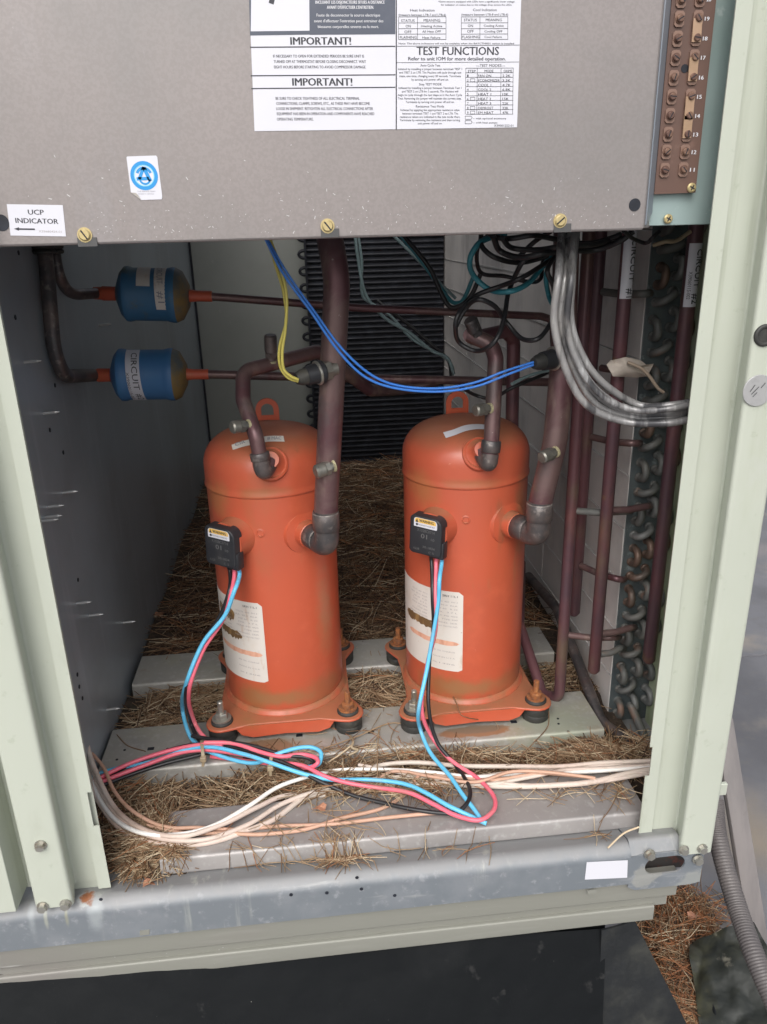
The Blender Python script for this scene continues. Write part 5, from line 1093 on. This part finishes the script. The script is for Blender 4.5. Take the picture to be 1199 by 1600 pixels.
# tangle of black loops below the control box, one teal loop
Tg = [('black wire making the widest flat loop under the control box', [(752, 366), (752, 385), (775, 402), (815, 410), (855, 400), (885, 385), (905, 372)], .0036, m_wb, .20),
      ('black wire looping down and back below the teal loop', [(905, 375), (860, 392), (820, 405), (806, 430), (796, 455), (788, 495), (772, 535), (745, 548), (718, 535), (711, 510), (718, 488), (745, 462), (780, 448), (810, 436), (840, 420), (870, 400), (895, 380)], .0034, m_wb, .185),
      ('black wire swinging out to the suction pipe in a broad bow', [(712, 510), (730, 480), (750, 468), (772, 478), (790, 502), (815, 528), (838, 530), (856, 512), (866, 490), (866, 450), (855, 425), (868, 400), (890, 378)], .0034, m_wb, .175),
      ('teal loop of wire standing out under the control box', [(790, 366), (750, 378), (735, 402), (742, 432), (765, 452), (795, 456), (825, 444), (845, 420), (868, 395), (895, 375)], .0040, m_wt, .21),
      ('black wire draped left of the teal loop', [(770, 362), (750, 382), (745, 410), (755, 428), (790, 432), (825, 440), (845, 435), (848, 412), (858, 392)], .0030, m_wb, .23),
      ('black wire in the upper bundle, level with the panel edge', [(760, 362), (780, 372), (800, 372), (830, 368), (870, 374), (920, 380), (968, 368)], .0036, m_wb, .16),
      ('black wire in the upper bundle, bowed lowest', [(770, 368), (780, 392), (810, 402), (850, 396), (890, 392), (930, 390), (975, 374), (990, 362)], .0040, m_wb, .15),
      ('black wire in the upper bundle, bowed at mid height', [(785, 372), (800, 388), (840, 390), (880, 384), (930, 382), (970, 366)], .0036, m_wb, .145),
      ('black wire rising through the upper bundle at a slant', [(812, 400), (835, 378), (860, 362)], .0034, m_wb, .19),
      ('black wire curling under the circuit number 1 label', [(975, 360), (990, 374), (1008, 380), (1020, 372), (1030, 362)], .0026, m_wb, .13),
      ('dark teal wire hugging the left of the suction pipe', [(885, 372), (862, 400), (854, 430), (858, 460), (866, 480)], .0036, m_wt, .225),
      ('black wire crossing low behind the blue leads', [(720, 605), (745, 618), (770, 622), (800, 606), (850, 585), (870, 575)], .0030, m_wb, .30),
      ('pale teal wire under the right pressure switch', [(800, 600), (830, 586), (862, 578)], .0026, m_wg, .28)]
for lab, L_, r, mt, Y in Tg:
    n = len(L_); cable('harness_wire', lab, [at(x, y, Y=Y+.018*math.sin(i*1.7+Y*40)) for i, (x, y) in enumerate(L_)], r*.82, mt, 'wire', 'tangled wires below the control box', 9)

# ---- three-colour compressor leads and the loom on the floor
def zc(L_, z=None):
    return [q if isinstance(q, Vector) else at(q[0], q[1], Z=q[2]) for q in L_]
def lead3(name, label, P, mat, r=.0028): return cable(name, label, P, r, mat, 'wire', 'compressor lead wires', 12)
def box_exit(info, k):
    fr, side, upv, de = info[5:]
    return fr+side*(.006+.008*k)+upv*(-.026)-de*.009
for nm, mt, k, L_, Lz in [('black', m_wb, 0, [(358, 925, .215), (343, 965, .216), (311, 1015, .205), (291, 1075, .19)], [(299, 1130, .03), (315, 1158, .022), (345, 1172, .012)]),
                      ('pink', m_wp, 1, [(363, 925, .213), (348, 968, .213), (318, 1015, .202), (297, 1075, .187)], [(304, 1128, .034), (319, 1152, .028), (348, 1164, .018)]),
                      ('sky blue', m_wc, 2, [(367, 920, .211), (353, 960, .210), (318, 1005, .200), (291, 1065, .186)], [(286, 1110, .04), (298, 1150, .022), (322, 1172, .014)])]:
    a = box_exit(iL, k)
    P = [a, a+Vector((0, .004, -.012))]+[at(x, y, Y=Y) for x, y, Y in L_]+[at(x, y, Z=z) for x, y, z in Lz]
    lead3('lead_wire', nm+' wire dropping from the left terminal cover to the tied loom', P, mt)
# right compressor leads: down to the floor, round and back into the loom
a = box_exit(iR, 0); lead3('lead_wire', 'black wire from the right terminal cover making a loop in the needles', [a, a+Vector((0, .004, -.012)), at(676, 925, Y=.205), at(678, 985, Y=.2), at(671, 1040, Y=.19), at(669, 1100, Y=.165)]+zc([(684, 1160, .03), (712, 1195, .01), (732, 1228, .012), (733, 1250, .012), (715, 1268, .008), (690, 1271, .006), (640, 1264, .006), (590, 1252, .004), (540, 1238, .006), (500, 1222, .014), (462, 1200, .022), (425, 1184, .026), (380, 1172, .026), (335, 1163, .026), (290, 1166, .02), (235, 1182, .014), (165, 1212, .008), (120, 1232, .008)]), m_wb, .0026)
a = box_exit(iR, 1); lead3('lead_wire', 'pink wire from the right terminal cover curling out widest over the front channel', [a, a+Vector((0, .004, -.012)), at(682, 925, Y=.203), at(680, 985, Y=.196), at(667, 1040, Y=.185), at(660, 1105, Y=.16)]+zc([(674, 1150, .03), (702, 1185, .014), (745, 1215, .01), (770, 1240, .010), (772, 1265, .010), (750, 1281, .008), (715, 1274, .008), (680, 1258, .01), (640, 1240, .012), (590, 1230, .008), (540, 1222, .012), (505, 1212, .018), (470, 1196, .022), (425, 1190, .02), (375, 1178, .018), (325, 1172, .022), (285, 1176, .02), (235, 1193, .014), (165, 1218, .008), (120, 1238, .008)]), m_wp)
a = box_exit(iR, 2); lead3('lead_wire', 'sky blue wire dropping from the right terminal cover to the front channel', [a, a+Vector((0, .004, -.012)), at(688, 905, Y=.201), at(684, 945, Y=.198), at(668, 1040, Y=.18), at(656, 1105, Y=.155)]+zc([(657, 1140, .035), (672, 1175, .02), (705, 1215, .014), (730, 1250, .010), (748, 1275, .006), (753, 1284, .004)]), m_wc)
lead3('lead_wire', 'sky blue wire running from the loom to the front channel, ends beside the other', zc([(120, 1228, .008), (165, 1206, .008), (235, 1190, .014), (290, 1172, .022), (335, 1168, .028), (380, 1178, .03), (425, 1192, .026), (470, 1208, .02), (520, 1218, .014), (580, 1219, .010), (630, 1224, .012), (670, 1240, .014), (705, 1262, .012), (740, 1278, .006), (761, 1286, .004)]), m_wc)
lead3('lead_wire', 'pink wire on top of the tied loom between both cable ties', zc([(348, 1164, .03), (315, 1164, .028), (260, 1174, .022), (205, 1192, .016), (150, 1218, .01), (120, 1232, .01)]), m_wp)
lead3('lead_wire', 'pink wire folding back in the loom loop beside the second cable tie', zc([(320, 1160, .034), (365, 1162, .034), (410, 1176, .032), (440, 1182, .03), (470, 1178, .03), (492, 1184, .03), (497, 1193, .028), (485, 1199, .02), (450, 1196, .012), (390, 1190, .008), (330, 1182, .006)]), m_wp)
lead3('lead_wire', 'sky blue wire folding back in the widest loop of the loom', zc([(322, 1172, .016), (360, 1186, .01), (400, 1192, .012), (430, 1180, .03), (458, 1170, .034), (486, 1167, .034), (502, 1178, .03), (500, 1192, .024), (484, 1198, .02), (462, 1196, .014), (440, 1190, .01)]), m_wc)
lead3('lead_wire', 'black wire lying along the back of the tied loom', zc([(300, 1150, .03), (345, 1158, .034), (400, 1166, .034), (450, 1180, .030), (480, 1184, .026), (490, 1194, .018), (470, 1202, .012), (430, 1192, .006), (380, 1184, .004)]), m_wb, .0026)
lead3('lead_wire', 'black wire nearest the needles in the left end of the loom', zc([(345, 1172, .012), (310, 1180, .01), (260, 1192, .008), (200, 1212, .004), (150, 1232, .004), (110, 1246, .004)]), m_wb, .0026)
def tie(px, py, z, w, label, ang):
    c = at(px, py, Z=z); t = thing('cable_tie', label, 'cable tie', c, 'tan cable ties on the loom')
    u = Vector((math.cos(ang), math.sin(ang), 0)); V = Vector((-math.sin(ang), math.cos(ang), 0)); P = []
    n = 28; Vv = []
    for k in range(n):
        a_ = 2*math.pi*k/n; d = V*math.cos(a_)*w+Vector((0, 0, 1))*math.sin(a_)*w*.62
        for q, s in ((-.0022, 1), (.0022, 1), (.0022, 1.06), (-.0022, 1.06)): Vv.append(c+u*q+d*s)
    Fc = [(4*k+j, 4*((k+1) % n)+j, 4*((k+1) % n)+(j+1) % 4, 4*k+(j+1) % 4) for k in range(n) for j in range(4)]
    mk('strap', (Vv, Fc), m_tie, t, 40)
    h_ = c-V*w*1.0+Vector((0, 0, -.002)); mk('head', join(box(h_-Vector((.004, .004, .003)), h_+Vector((.004, .003, .004)), .0008, 1), box(h_+Vector((-.0018, -.010, -.005)), h_+Vector((.0018, -.003, -.003)))), m_tie, t, 0)
tie(317, 1172, .020, .0165, 'tan cable tie cinching the loom left of the foot of the left compressor', .15)
tie(427, 1186, .020, .0155, 'tan cable tie cinching the loom near its folded loop', -.2)
cable('knotted_tie', 'loose knotted tan tie poking out of the needles', [at(548, 1150, Z=.004), at(552, 1160, Z=.012), at(550, 1168, Z=.010), at(560, 1172, Z=.006), at(545, 1180, Z=.002)], .0018, m_tie, 'cable tie')
cable('knotted_twig', 'pale twig lying across the needles below the rail', [at(548, 1166, Z=.006), at(530, 1180, Z=.002), at(512, 1192, Z=-.004)], .0012, m_nd[4], 'twig')

# ---- cream cables in a long sag across the front
WC = [('cream cable lying lowest in the sag by the left post', [(126, 1130, .05), (133, 1190, .03), (152, 1250, .01), (190, 1296, .0), (245, 1318, .0), (310, 1318, .0), (370, 1305, .0), (425, 1283, .0), (478, 1245, .0), (530, 1235, -.004), (600, 1225, -.004), (680, 1222, -.004), (745, 1215, .0), (830, 1203, .0), (930, 1198, .004), (1030, 1190, .006)], .0054, m_ww),
      ('cream cable second from lowest in the sag by the left post', [(128, 1120, .06), (137, 1178, .035), (158, 1235, .015), (196, 1285, .006), (250, 1310, .006), (320, 1312, .006), (385, 1290, .004), (440, 1256, .004), (500, 1235, .004), (560, 1222, .0), (640, 1213, .0), (720, 1212, .004), (800, 1226, .006), (860, 1227, .006), (930, 1222, .006), (1030, 1205, .01)], .0046, m_ww),
      ('bright white cable rising early toward the loom', [(128, 1150, .04), (142, 1215, .02), (170, 1270, .008), (215, 1300, .008), (270, 1304, .010), (330, 1292, .010), (385, 1262, .010), (430, 1232, .010), (470, 1216, .008), (530, 1204, .004), (600, 1203, .002), (680, 1207, .006), (745, 1214, .008), (820, 1208, .006), (920, 1206, .006), (1030, 1198, .010)], .0042, M('white_cable', (.80, .78, .74), .45, 0, [n_(30, .55, .75, (.6, .52, .44), .5)])),
      ('cream cable running level behind the right compressor leads', [(130, 1140, .05), (150, 1205, .03), (180, 1262, .012), (225, 1296, .01), (290, 1306, .01), (350, 1288, .008), (400, 1262, .006), (445, 1243, .0), (520, 1240, -.004), (580, 1200, -.002), (640, 1192, .0), (720, 1196, .004), (800, 1197, .006), (880, 1198, .006), (950, 1192, .008), (1030, 1187, .012)], .0048, m_ww),
      ('cream cable crossing under the pink loop to the right post', [(560, 1196, .0), (620, 1206, .002), (690, 1218, .004), (760, 1226, .006), (830, 1214, .008), (880, 1204, .008), (950, 1200, .008), (1030, 1194, .012)], .0040, m_ww),
      ('thick cream cable nearest the front channel at the right', [(600, 1228, -.002), (680, 1226, .002), (770, 1228, .004), (850, 1228, .006), (920, 1222, .008), (980, 1209, .010), (1030, 1201, .014)], .0056, m_ww)]
for lab, L_, r, mt in WC: cable('control_cable', lab, zc(L_), r*.64, mt, 'cable', 'cream control cables across the front', 12)
WO = [('peach wire curving inside the sag of cream cables', [(128, 1160, .03), (160, 1195, .02), (178, 1235, .012), (200, 1262, .008), (240, 1285, .004), (275, 1294, .004), (310, 1294, .006), (370, 1296, .0), (440, 1290, .0), (520, 1288, .002), (600, 1278, .002), (690, 1270, .002)], .0024, m_wo),
      ('peach wire lying on the front channel to the pink loop', [(230, 1290, .002), (290, 1303, .002), (360, 1302, .002), (410, 1303, .002), (470, 1297, .001), (530, 1280, .002), (600, 1262, .0), (640, 1235, .002), (655, 1212, .004), (700, 1214, .006), (770, 1219, .008), (850, 1208, .01), (905, 1212, .01)], .0024, m_wo),
      ('thin peach wire crossing over the cream cables at the right', [(560, 1240, .0), (590, 1218, .002), (620, 1205, .004), (680, 1214, .01), (740, 1222, .012), (800, 1206, .014), (860, 1207, .014), (930, 1216, .012)], .0022, m_wo)]
for lab, L_, r, mt in WO: cable('control_wire', lab, zc(L_), r, mt, 'wire', 'peach control wires', 8)

# ================================================================== PINE NEEDLES
def heap(x, y):
    b = FL+.022+.006*math.sin(9*x+4*y)*math.sin(7*y-3*x)+.004*math.sin(31*x+17*y)
    if y < .18: b += .012*min(1, max(0, (.18-y)/.05))*(.7+.3*math.sin(14*x+1))
    if y < .03: b -= (.03-y)*.35
    if y < .09 and x > -.17: b = FL+.004
    if .29 < y < .40: b += .008
    if y > .5: b += .010
    return b
def hnp(x, y): return np.vectorize(heap)(x, y)
hs_ = mk('pine_duff', grid(WX+.003, .449, -.005, 1.69, 60, 150, heap), m_duff, None, 60); stuff(hs_); tag(hs_, 'brown layer of rotted pine litter on the cabinet floor', 'pine litter')
def needles(name, label, P, Lmean, mats, probs, tilt=.12, thick=.0006, lift=.004, seed=1, hfun=None, bend=.35, seg=4):
    r = np.random.default_rng(seed); N = len(P); th = swirl(P[:, 0], P[:, 1])+r.normal(0, .75, N); th = np.where(r.uniform(0, 1, N) < .3, r.uniform(0, 6.28, N), th); L_ = Lmean*r.uniform(.45, 1.35, N); tl = r.normal(0, tilt, N); cv = r.normal(0, bend, N); cz = r.normal(0, bend*.5, N)
    t = np.linspace(-.5, .5, seg+1); Vs = np.zeros((N, seg+1, 3, 3))
    for i, s in enumerate(t):
        a = th+cv*s*2; cx_ = P[:, 0]+L_*s*np.cos(th+cv*s); cy_ = P[:, 1]+L_*s*np.sin(th+cv*s)
        z_ = P[:, 2]+L_*s*np.sin(tl)+cz*L_*(s*s)*.5; w = thick*(1-.6*abs(s)*1.2); nx, ny = -np.sin(a), np.cos(a)
        if hfun is not None: z_ = np.maximum(z_, hfun(cx_, cy_)+.0012)
        for k, (u, v) in enumerate(((1, 0), (-1, 0), (0, 1.5))):
            Vs[:, i, k, 0] = cx_+nx*u*w; Vs[:, i, k, 1] = cy_+ny*u*w; Vs[:, i, k, 2] = z_+v*w
    V = Vs.reshape(-1, 3); base = np.arange(N)[:, None, None]*((seg+1)*3)
    q = []
    for i in range(seg):
        for k in range(3): k2 = (k+1) % 3; q.append([i*3+k, i*3+k2, (i+1)*3+k2, (i+1)*3+k])
    Fq = (base+np.array(q)[None]).reshape(-1, 4); me = bpy.data.meshes.new(name); me.vertices.add(len(V)); me.vertices.foreach_set('co', V.ravel().astype('f'))
    nf_ = len(Fq); me.loops.add(nf_*4); me.loops.foreach_set('vertex_index', Fq.ravel().astype('i')); me.polygons.add(nf_); me.polygons.foreach_set('loop_start', np.arange(nf_, dtype='i')*4)
    for m_ in mats: me.materials.append(m_)
    mi = np.repeat(r.choice(len(mats), N, p=probs), seg*3); me.polygons.foreach_set('material_index', mi.astype('i')); me.polygons.foreach_set('use_smooth', np.ones(nf_, bool)); me.update(calc_edges=True)
    o = bpy.data.objects.new(name, me); COL.objects.link(o); stuff(o); tag(o, label, 'pine needles'); return o
def swirl(x, y, s=0.): return 2.2*np.sin(5*x+3*y+s)+1.7*np.sin(11*y-6*x+2*s)+1.3*np.sin(17*x+13*y)
def scatter(n, x0, x1, y0, y1, rej=None, seed=0, up=.006):
    r = np.random.default_rng(seed); x = r.uniform(x0, x1, n); y = r.uniform(y0, y1, n)
    if rej is not None: k = ~rej(x, y); x, y = x[k], y[k]
    cl_ = np.sin(23*x+9*y)*np.sin(19*y-14*x)+.6*np.sin(41*x-37*y); k = r.uniform(-1.6, 1, len(x)) < cl_+.5; x, y = x[k], y[k]; z = hnp(x, y)+r.uniform(0, 1, len(x))**2*up*(1+.8*np.clip(cl_[k], 0, 2)); return np.stack([x, y, z], 1)
on1 = lambda x, y: ((y > .18) & (y < .29) & (x < .40)) | ((y > .398) & (y < .496) & (x < .396)) | ((y < .105) & (y > -.01) & (x > -.185)) | (y < -.005)
def inside(o_): return o_
P = np.concatenate([scatter(3600, WX+.02, .42, .10, .185, on1, 1, .010), scatter(1500, WX+.05, -.19, .045, .11, None, 2, .012), scatter(2600, WX+.03, .42, .285, .40, on1, 3, .008)])
needles('pine_needles', 'straw coloured pine needles packed between the rails at the front', P, .078, m_nd, [.48, .24, .06, .04, .18], .14, .00078, seed=5, hfun=hnp)
P = np.concatenate([scatter(7500, WX+.03, CXW-.02, .49, 1.1, on1, 4, .012), scatter(5500, WX+.03, CXW-.02, 1.1, 1.62, None, 6, .012)])
needles('pine_needles', 'dark brown pine needles covering the floor behind the compressors', P, .105, m_nd, [.13, .38, .31, .10, .08], .16, .0008, seed=6, hfun=hnp)
# a few lying on the steel and spilling over the rail
r_ = np.random.default_rng(12); Q = []
for (x, y, z, sx, sy, n) in [(222, 1345, -.022, 26, 20, 260), (262, 1322, .0, 22, 16, 120), (235, 1300, .0, 26, 18, 120), (225, 1300, 0, 30, 22, 150), (535, 1345, -.024, 30, 6, 75), (420, 1350, -.024, 60, 3, 16), (700, 1330, -.022, 120, 3, 18), (940, 1312, -.022, 30, 4, 10), (640, 1235, .004, 70, 12, 130), (500, 1215, .0, 60, 12, 160), (930, 1170, -.006, 40, 8, 120), (640, 1180, -.006, 180, 5, 160), (860, 1235, .003, 70, 12, 26), (540, 1150, .003, 60, 14, 10), (700, 1130, .003, 120, 20, 7), (470, 1290, .002, 110, 14, 20), (970, 1240, .0, 20, 20, 22), (1000, 1165, .0, 12, 14, 50)]:
    for k in range(n):
        q = at(x+r_.normal(0, sx*.6), y+r_.normal(0, sy*.6), Z=z); Q.append((q.x, q.y, q.z+r_.uniform(0, .003)))
Q = np.array([q for q in Q if q[1] > .004 and (q[0] > -.222 or q[1] > .022)])
def front_h(x, y): return np.where((y < YC_-.002) & (y > -.05), zA+.003+(zB-zA)*np.clip((YC_-.002-y)/.028, 0, 1)-np.clip(-.006-y, 0, 1)*1.5, np.where((x > -.19) & (y < .106) & (y >= YC_-.002), zf+.0016, np.where((y > .186) & (y < .285), .001, -.03)))
needles('pine_needles', 'loose straw needles strewn on the channels and spilling over the front rail', Q, .048, m_nd, [.52, .24, .0, .06, .18], .10, .0006, seed=8, hfun=front_h)
# outdoor drift against the kerb
Q = []
for k in range(2600):
    s = r_.uniform(0, 1); px = 1050+22*s+r_.normal(0, 26-16*s)-6*(1-s); py = 1395+(1620-1395)*s
    if r_.uniform() < .35: px += abs(r_.normal(0, 30))*(1-s)
    q = at(px, py, Z=RZ+.01); Q.append((q.x, q.y, RZ+.004+r_.uniform(0, 1)**2*.025))
needles('pine_needles', 'rusty orange drift of needles on the roof against the curb', np.array(Q), .085, m_nd, [.20, .22, .10, .40, .08], .14, .0008, seed=9)
V = []
for k in range(27):
    s_ = k/26; cxp = 1050+22*s_-6*(1-s_); w = (40-24*s_)*(1+.25*math.sin(k*1.7))*(min(1, (k+1)/5)); py = 1405+215*s_
    V += [at(cxp-w, py, Z=RZ+.0005), at(cxp, py, Z=RZ+.010), at(cxp+w, py, Z=RZ+.0005)]
Fc = [(3*k+j, 3*k+j+1, 3*k+j+4, 3*k+j+3) for k in range(26) for j in (0, 1)]
dm = mk('needle_bed', (V, Fc), M('needle_bed', (.13, .06, .03), .9, 0, [n_(60, .4, .65, (.05, .03, .02), .9)]), None, 60); stuff(dm); tag(dm, 'rotted needle bed under the outdoor drift', 'pine litter')
# dry leaves
def leaf(px, py, z, s, lab, a):
    c = at(px, py, Z=z); V = []; n = 10
    for k in range(n):
        t_ = 2*math.pi*k/n; rr = s*(1+.25*math.sin(3*t_+a)); V.append(c+Vector((math.cos(t_+a)*rr, math.sin(t_+a)*rr*.6, .003*math.sin(2*t_+a)+.002)))
    V.append(c+Vector((0, 0, .004))); Fc = [(k, (k+1) % n, n) for k in range(n)]; V2 = [v-Vector((0, 0, .0006)) for v in V]; m = len(V)
    Fc += [tuple(q+m for q in f)[::-1] for f in Fc]+[(k, k+m, (k+1) % n+m, (k+1) % n) for k in range(n)]
    tag(mk('dry_leaf', (V, Fc[:n]) if 0 else (V+V2, Fc), m_leaf, None, 30), lab, 'leaf')
leaf(500, 1264, .004, .009, 'small reddish leaf scrap lying in needles under the blue wire', .5)
leaf(298, 846, -.01, .016, 'pale leaf on the litter against the left wall', 1.1)
leaf(232, 1382, -.02, .008, 'curled tan leaf scrap hanging over the rail by the left post', 2)
leaf(1083, 1432, RZ+.028, .011, 'curled rust leaf on top of the outdoor needle drift', 2.2)
leaf(1066, 1560, RZ+.02, .012, 'pale dry leaf low in the outdoor needle drift', .3)
leaf(640, 725, .0, .018, 'brown leaf on the litter near the rear coil', .9)
for k, (px, py) in enumerate([(610, 830), (585, 905), (300, 880), (250, 960), (560, 1075), (640, 760)]):
    leaf(px, py, FL+.036, .010+.003*(k % 3), ['brown scrap beside the right compressor shell', 'dark scrap low between the compressors', 'tan scrap by the left wall half way back', 'small scrap by the left wall near the rear rail', 'scrap in the gap between both front feet', 'far scrap below the rear coil'][k], k*1.3)
# stray grass stalk
for k, (L_, lab, r, mt) in enumerate([([(950, 1325, -.012), (975, 1302, -.004), (999, 1292, .004)], 'pale stalk leaning on the rail by the right post', .0012, m_nd[4]), ([(505, 1170, .008), (560, 1150, .006), (610, 1130, .004), (645, 1133, .004)], 'bent dry stalk lying over the rail between the compressors', .0009, m_nd[0]),
        ([(590, 1215, .004), (590, 1180, .006), (592, 1140, .004)], 'thin upright stalk crossing the rail edge', .0008, m_nd[0]), ([(858, 1112, .03), (856, 1135, .004), (830, 1165, .004), (812, 1185, -.004), (808, 1200, -.01)], 'thin wiry stem trailing from the right front foot', .0007, m_nd[1]), ([(705, 1082, .04), (714, 1100, .036), (722, 1118, .034), (760, 1126, .004)], 'fine root curling over the right foot plate', .0007, m_nd[1]),
        ([(183, 1148, .002), (200, 1165, .002), (228, 1174, .002)], 'single fine needle lying on the rail beside the left wall', .0007, m_nd[1])]):
    cable('dry_stalk', lab, zc(L_), r, mt, 'stalk', None, 6)

# ================================================================== TORN TAG
tg = thing('paper_tag', 'torn grey paper tag with a bent stalk on the circuit number 1 pipe', 'tag', at(985, 580, Y=.19))
ol = [(948, 570), (955, 563), (966, 561), (978, 558), (990, 560), (1003, 564), (1010, 570), (1022, 568), (1018, 576), (1012, 588), (995, 590), (975, 589), (958, 588), (954, 580)]
C0 = at(982, 575, Y=.188); V = [at(x, y, Y=.192+.006*math.sin(i*1.9)) for i, (x, y) in enumerate(ol)]+[C0]; n = len(ol); Fc = [(k, (k+1) % n, n) for k in range(n)]
V2 = [v+Vector((0, .0008, 0)) for v in V]; Fc += [tuple(q+n+1 for q in f)[::-1] for f in Fc]+[(k, (k+1) % n, (k+1) % n+n+1, k+n+1) for k in range(n)]
mk('paper', (V+V2, Fc), m_tag, tg, 80)
mk('stalk', tube(smooth_path([at(981, 566, Y=.183), at(1000, 574, Y=.180), at(1012, 584, Y=.178), at(1028, 606, Y=.176), at(1037, 613, Y=.176)], 5), .0020, 8), M('tag_stalk', (.33, .26, .2), .7), tg, 60)
cable('frayed_string', 'frayed tan string hanging at the top of the coil', [at(1022, 383, Y=.2), at(1040, 378, Y=.19), at(1052, 377, Y=.19), at(1065, 372, Y=.19), at(1080, 362, Y=.19)], .0024, m_tie, 'string', None, 7)

# ================================================================== OUTSIDE AT THE RIGHT
P = smooth_path([at(1116, 1250, Y=.14), at(1122, 1310, Y=.10), at(1150, 1410, Y=.03), at(1182, 1500, Y=-.04), at(1225, 1600, Y=-.10), at(1260, 1700, Y=-.14)], 120)
tag(mk('flexible_conduit', tube(P, .0128, 18, True, lambda i, r: r*(1+(.0, .02, .03, .02, 0, -.02)[i % 6])), m_cond, None, 60), 'ribbed grey flexible conduit hanging outside the right post', 'conduit')
q0, q1 = at(1128, 1120, Y=.30), at(1195, 1540, Y=.16)
bdv = (q1-q0).normalized(); sdv = Vector((1, 0, 0)); sdv = (sdv-bdv*sdv.dot(bdv)).normalized(); nn_ = bdv.cross(sdv)
def bar(p0, p1, w, t_, bev=.002):
    g_ = box((-w/2, -t_/2, 0), (w/2, t_/2, (p1-p0).length), bev); return [p0+sdv*v.x+nn_*v.y+bdv*v.z for v in g_[0]], g_[1]
tag(mk('leaning_board', bar(q0, q1, .034, .016, .006), m_pvc, None, 40), 'weathered beige strip leaning behind the conduit', 'board')
cl = at(1128, 1232, Y=.06); tag(mk('side_clip', join(box(cl-Vector((.01, .003, .009)), cl+Vector((.006, .003, .009)), .001, 1)), m_post, None, 0), 'small sage clip sticking out behind the right post', 'clip')
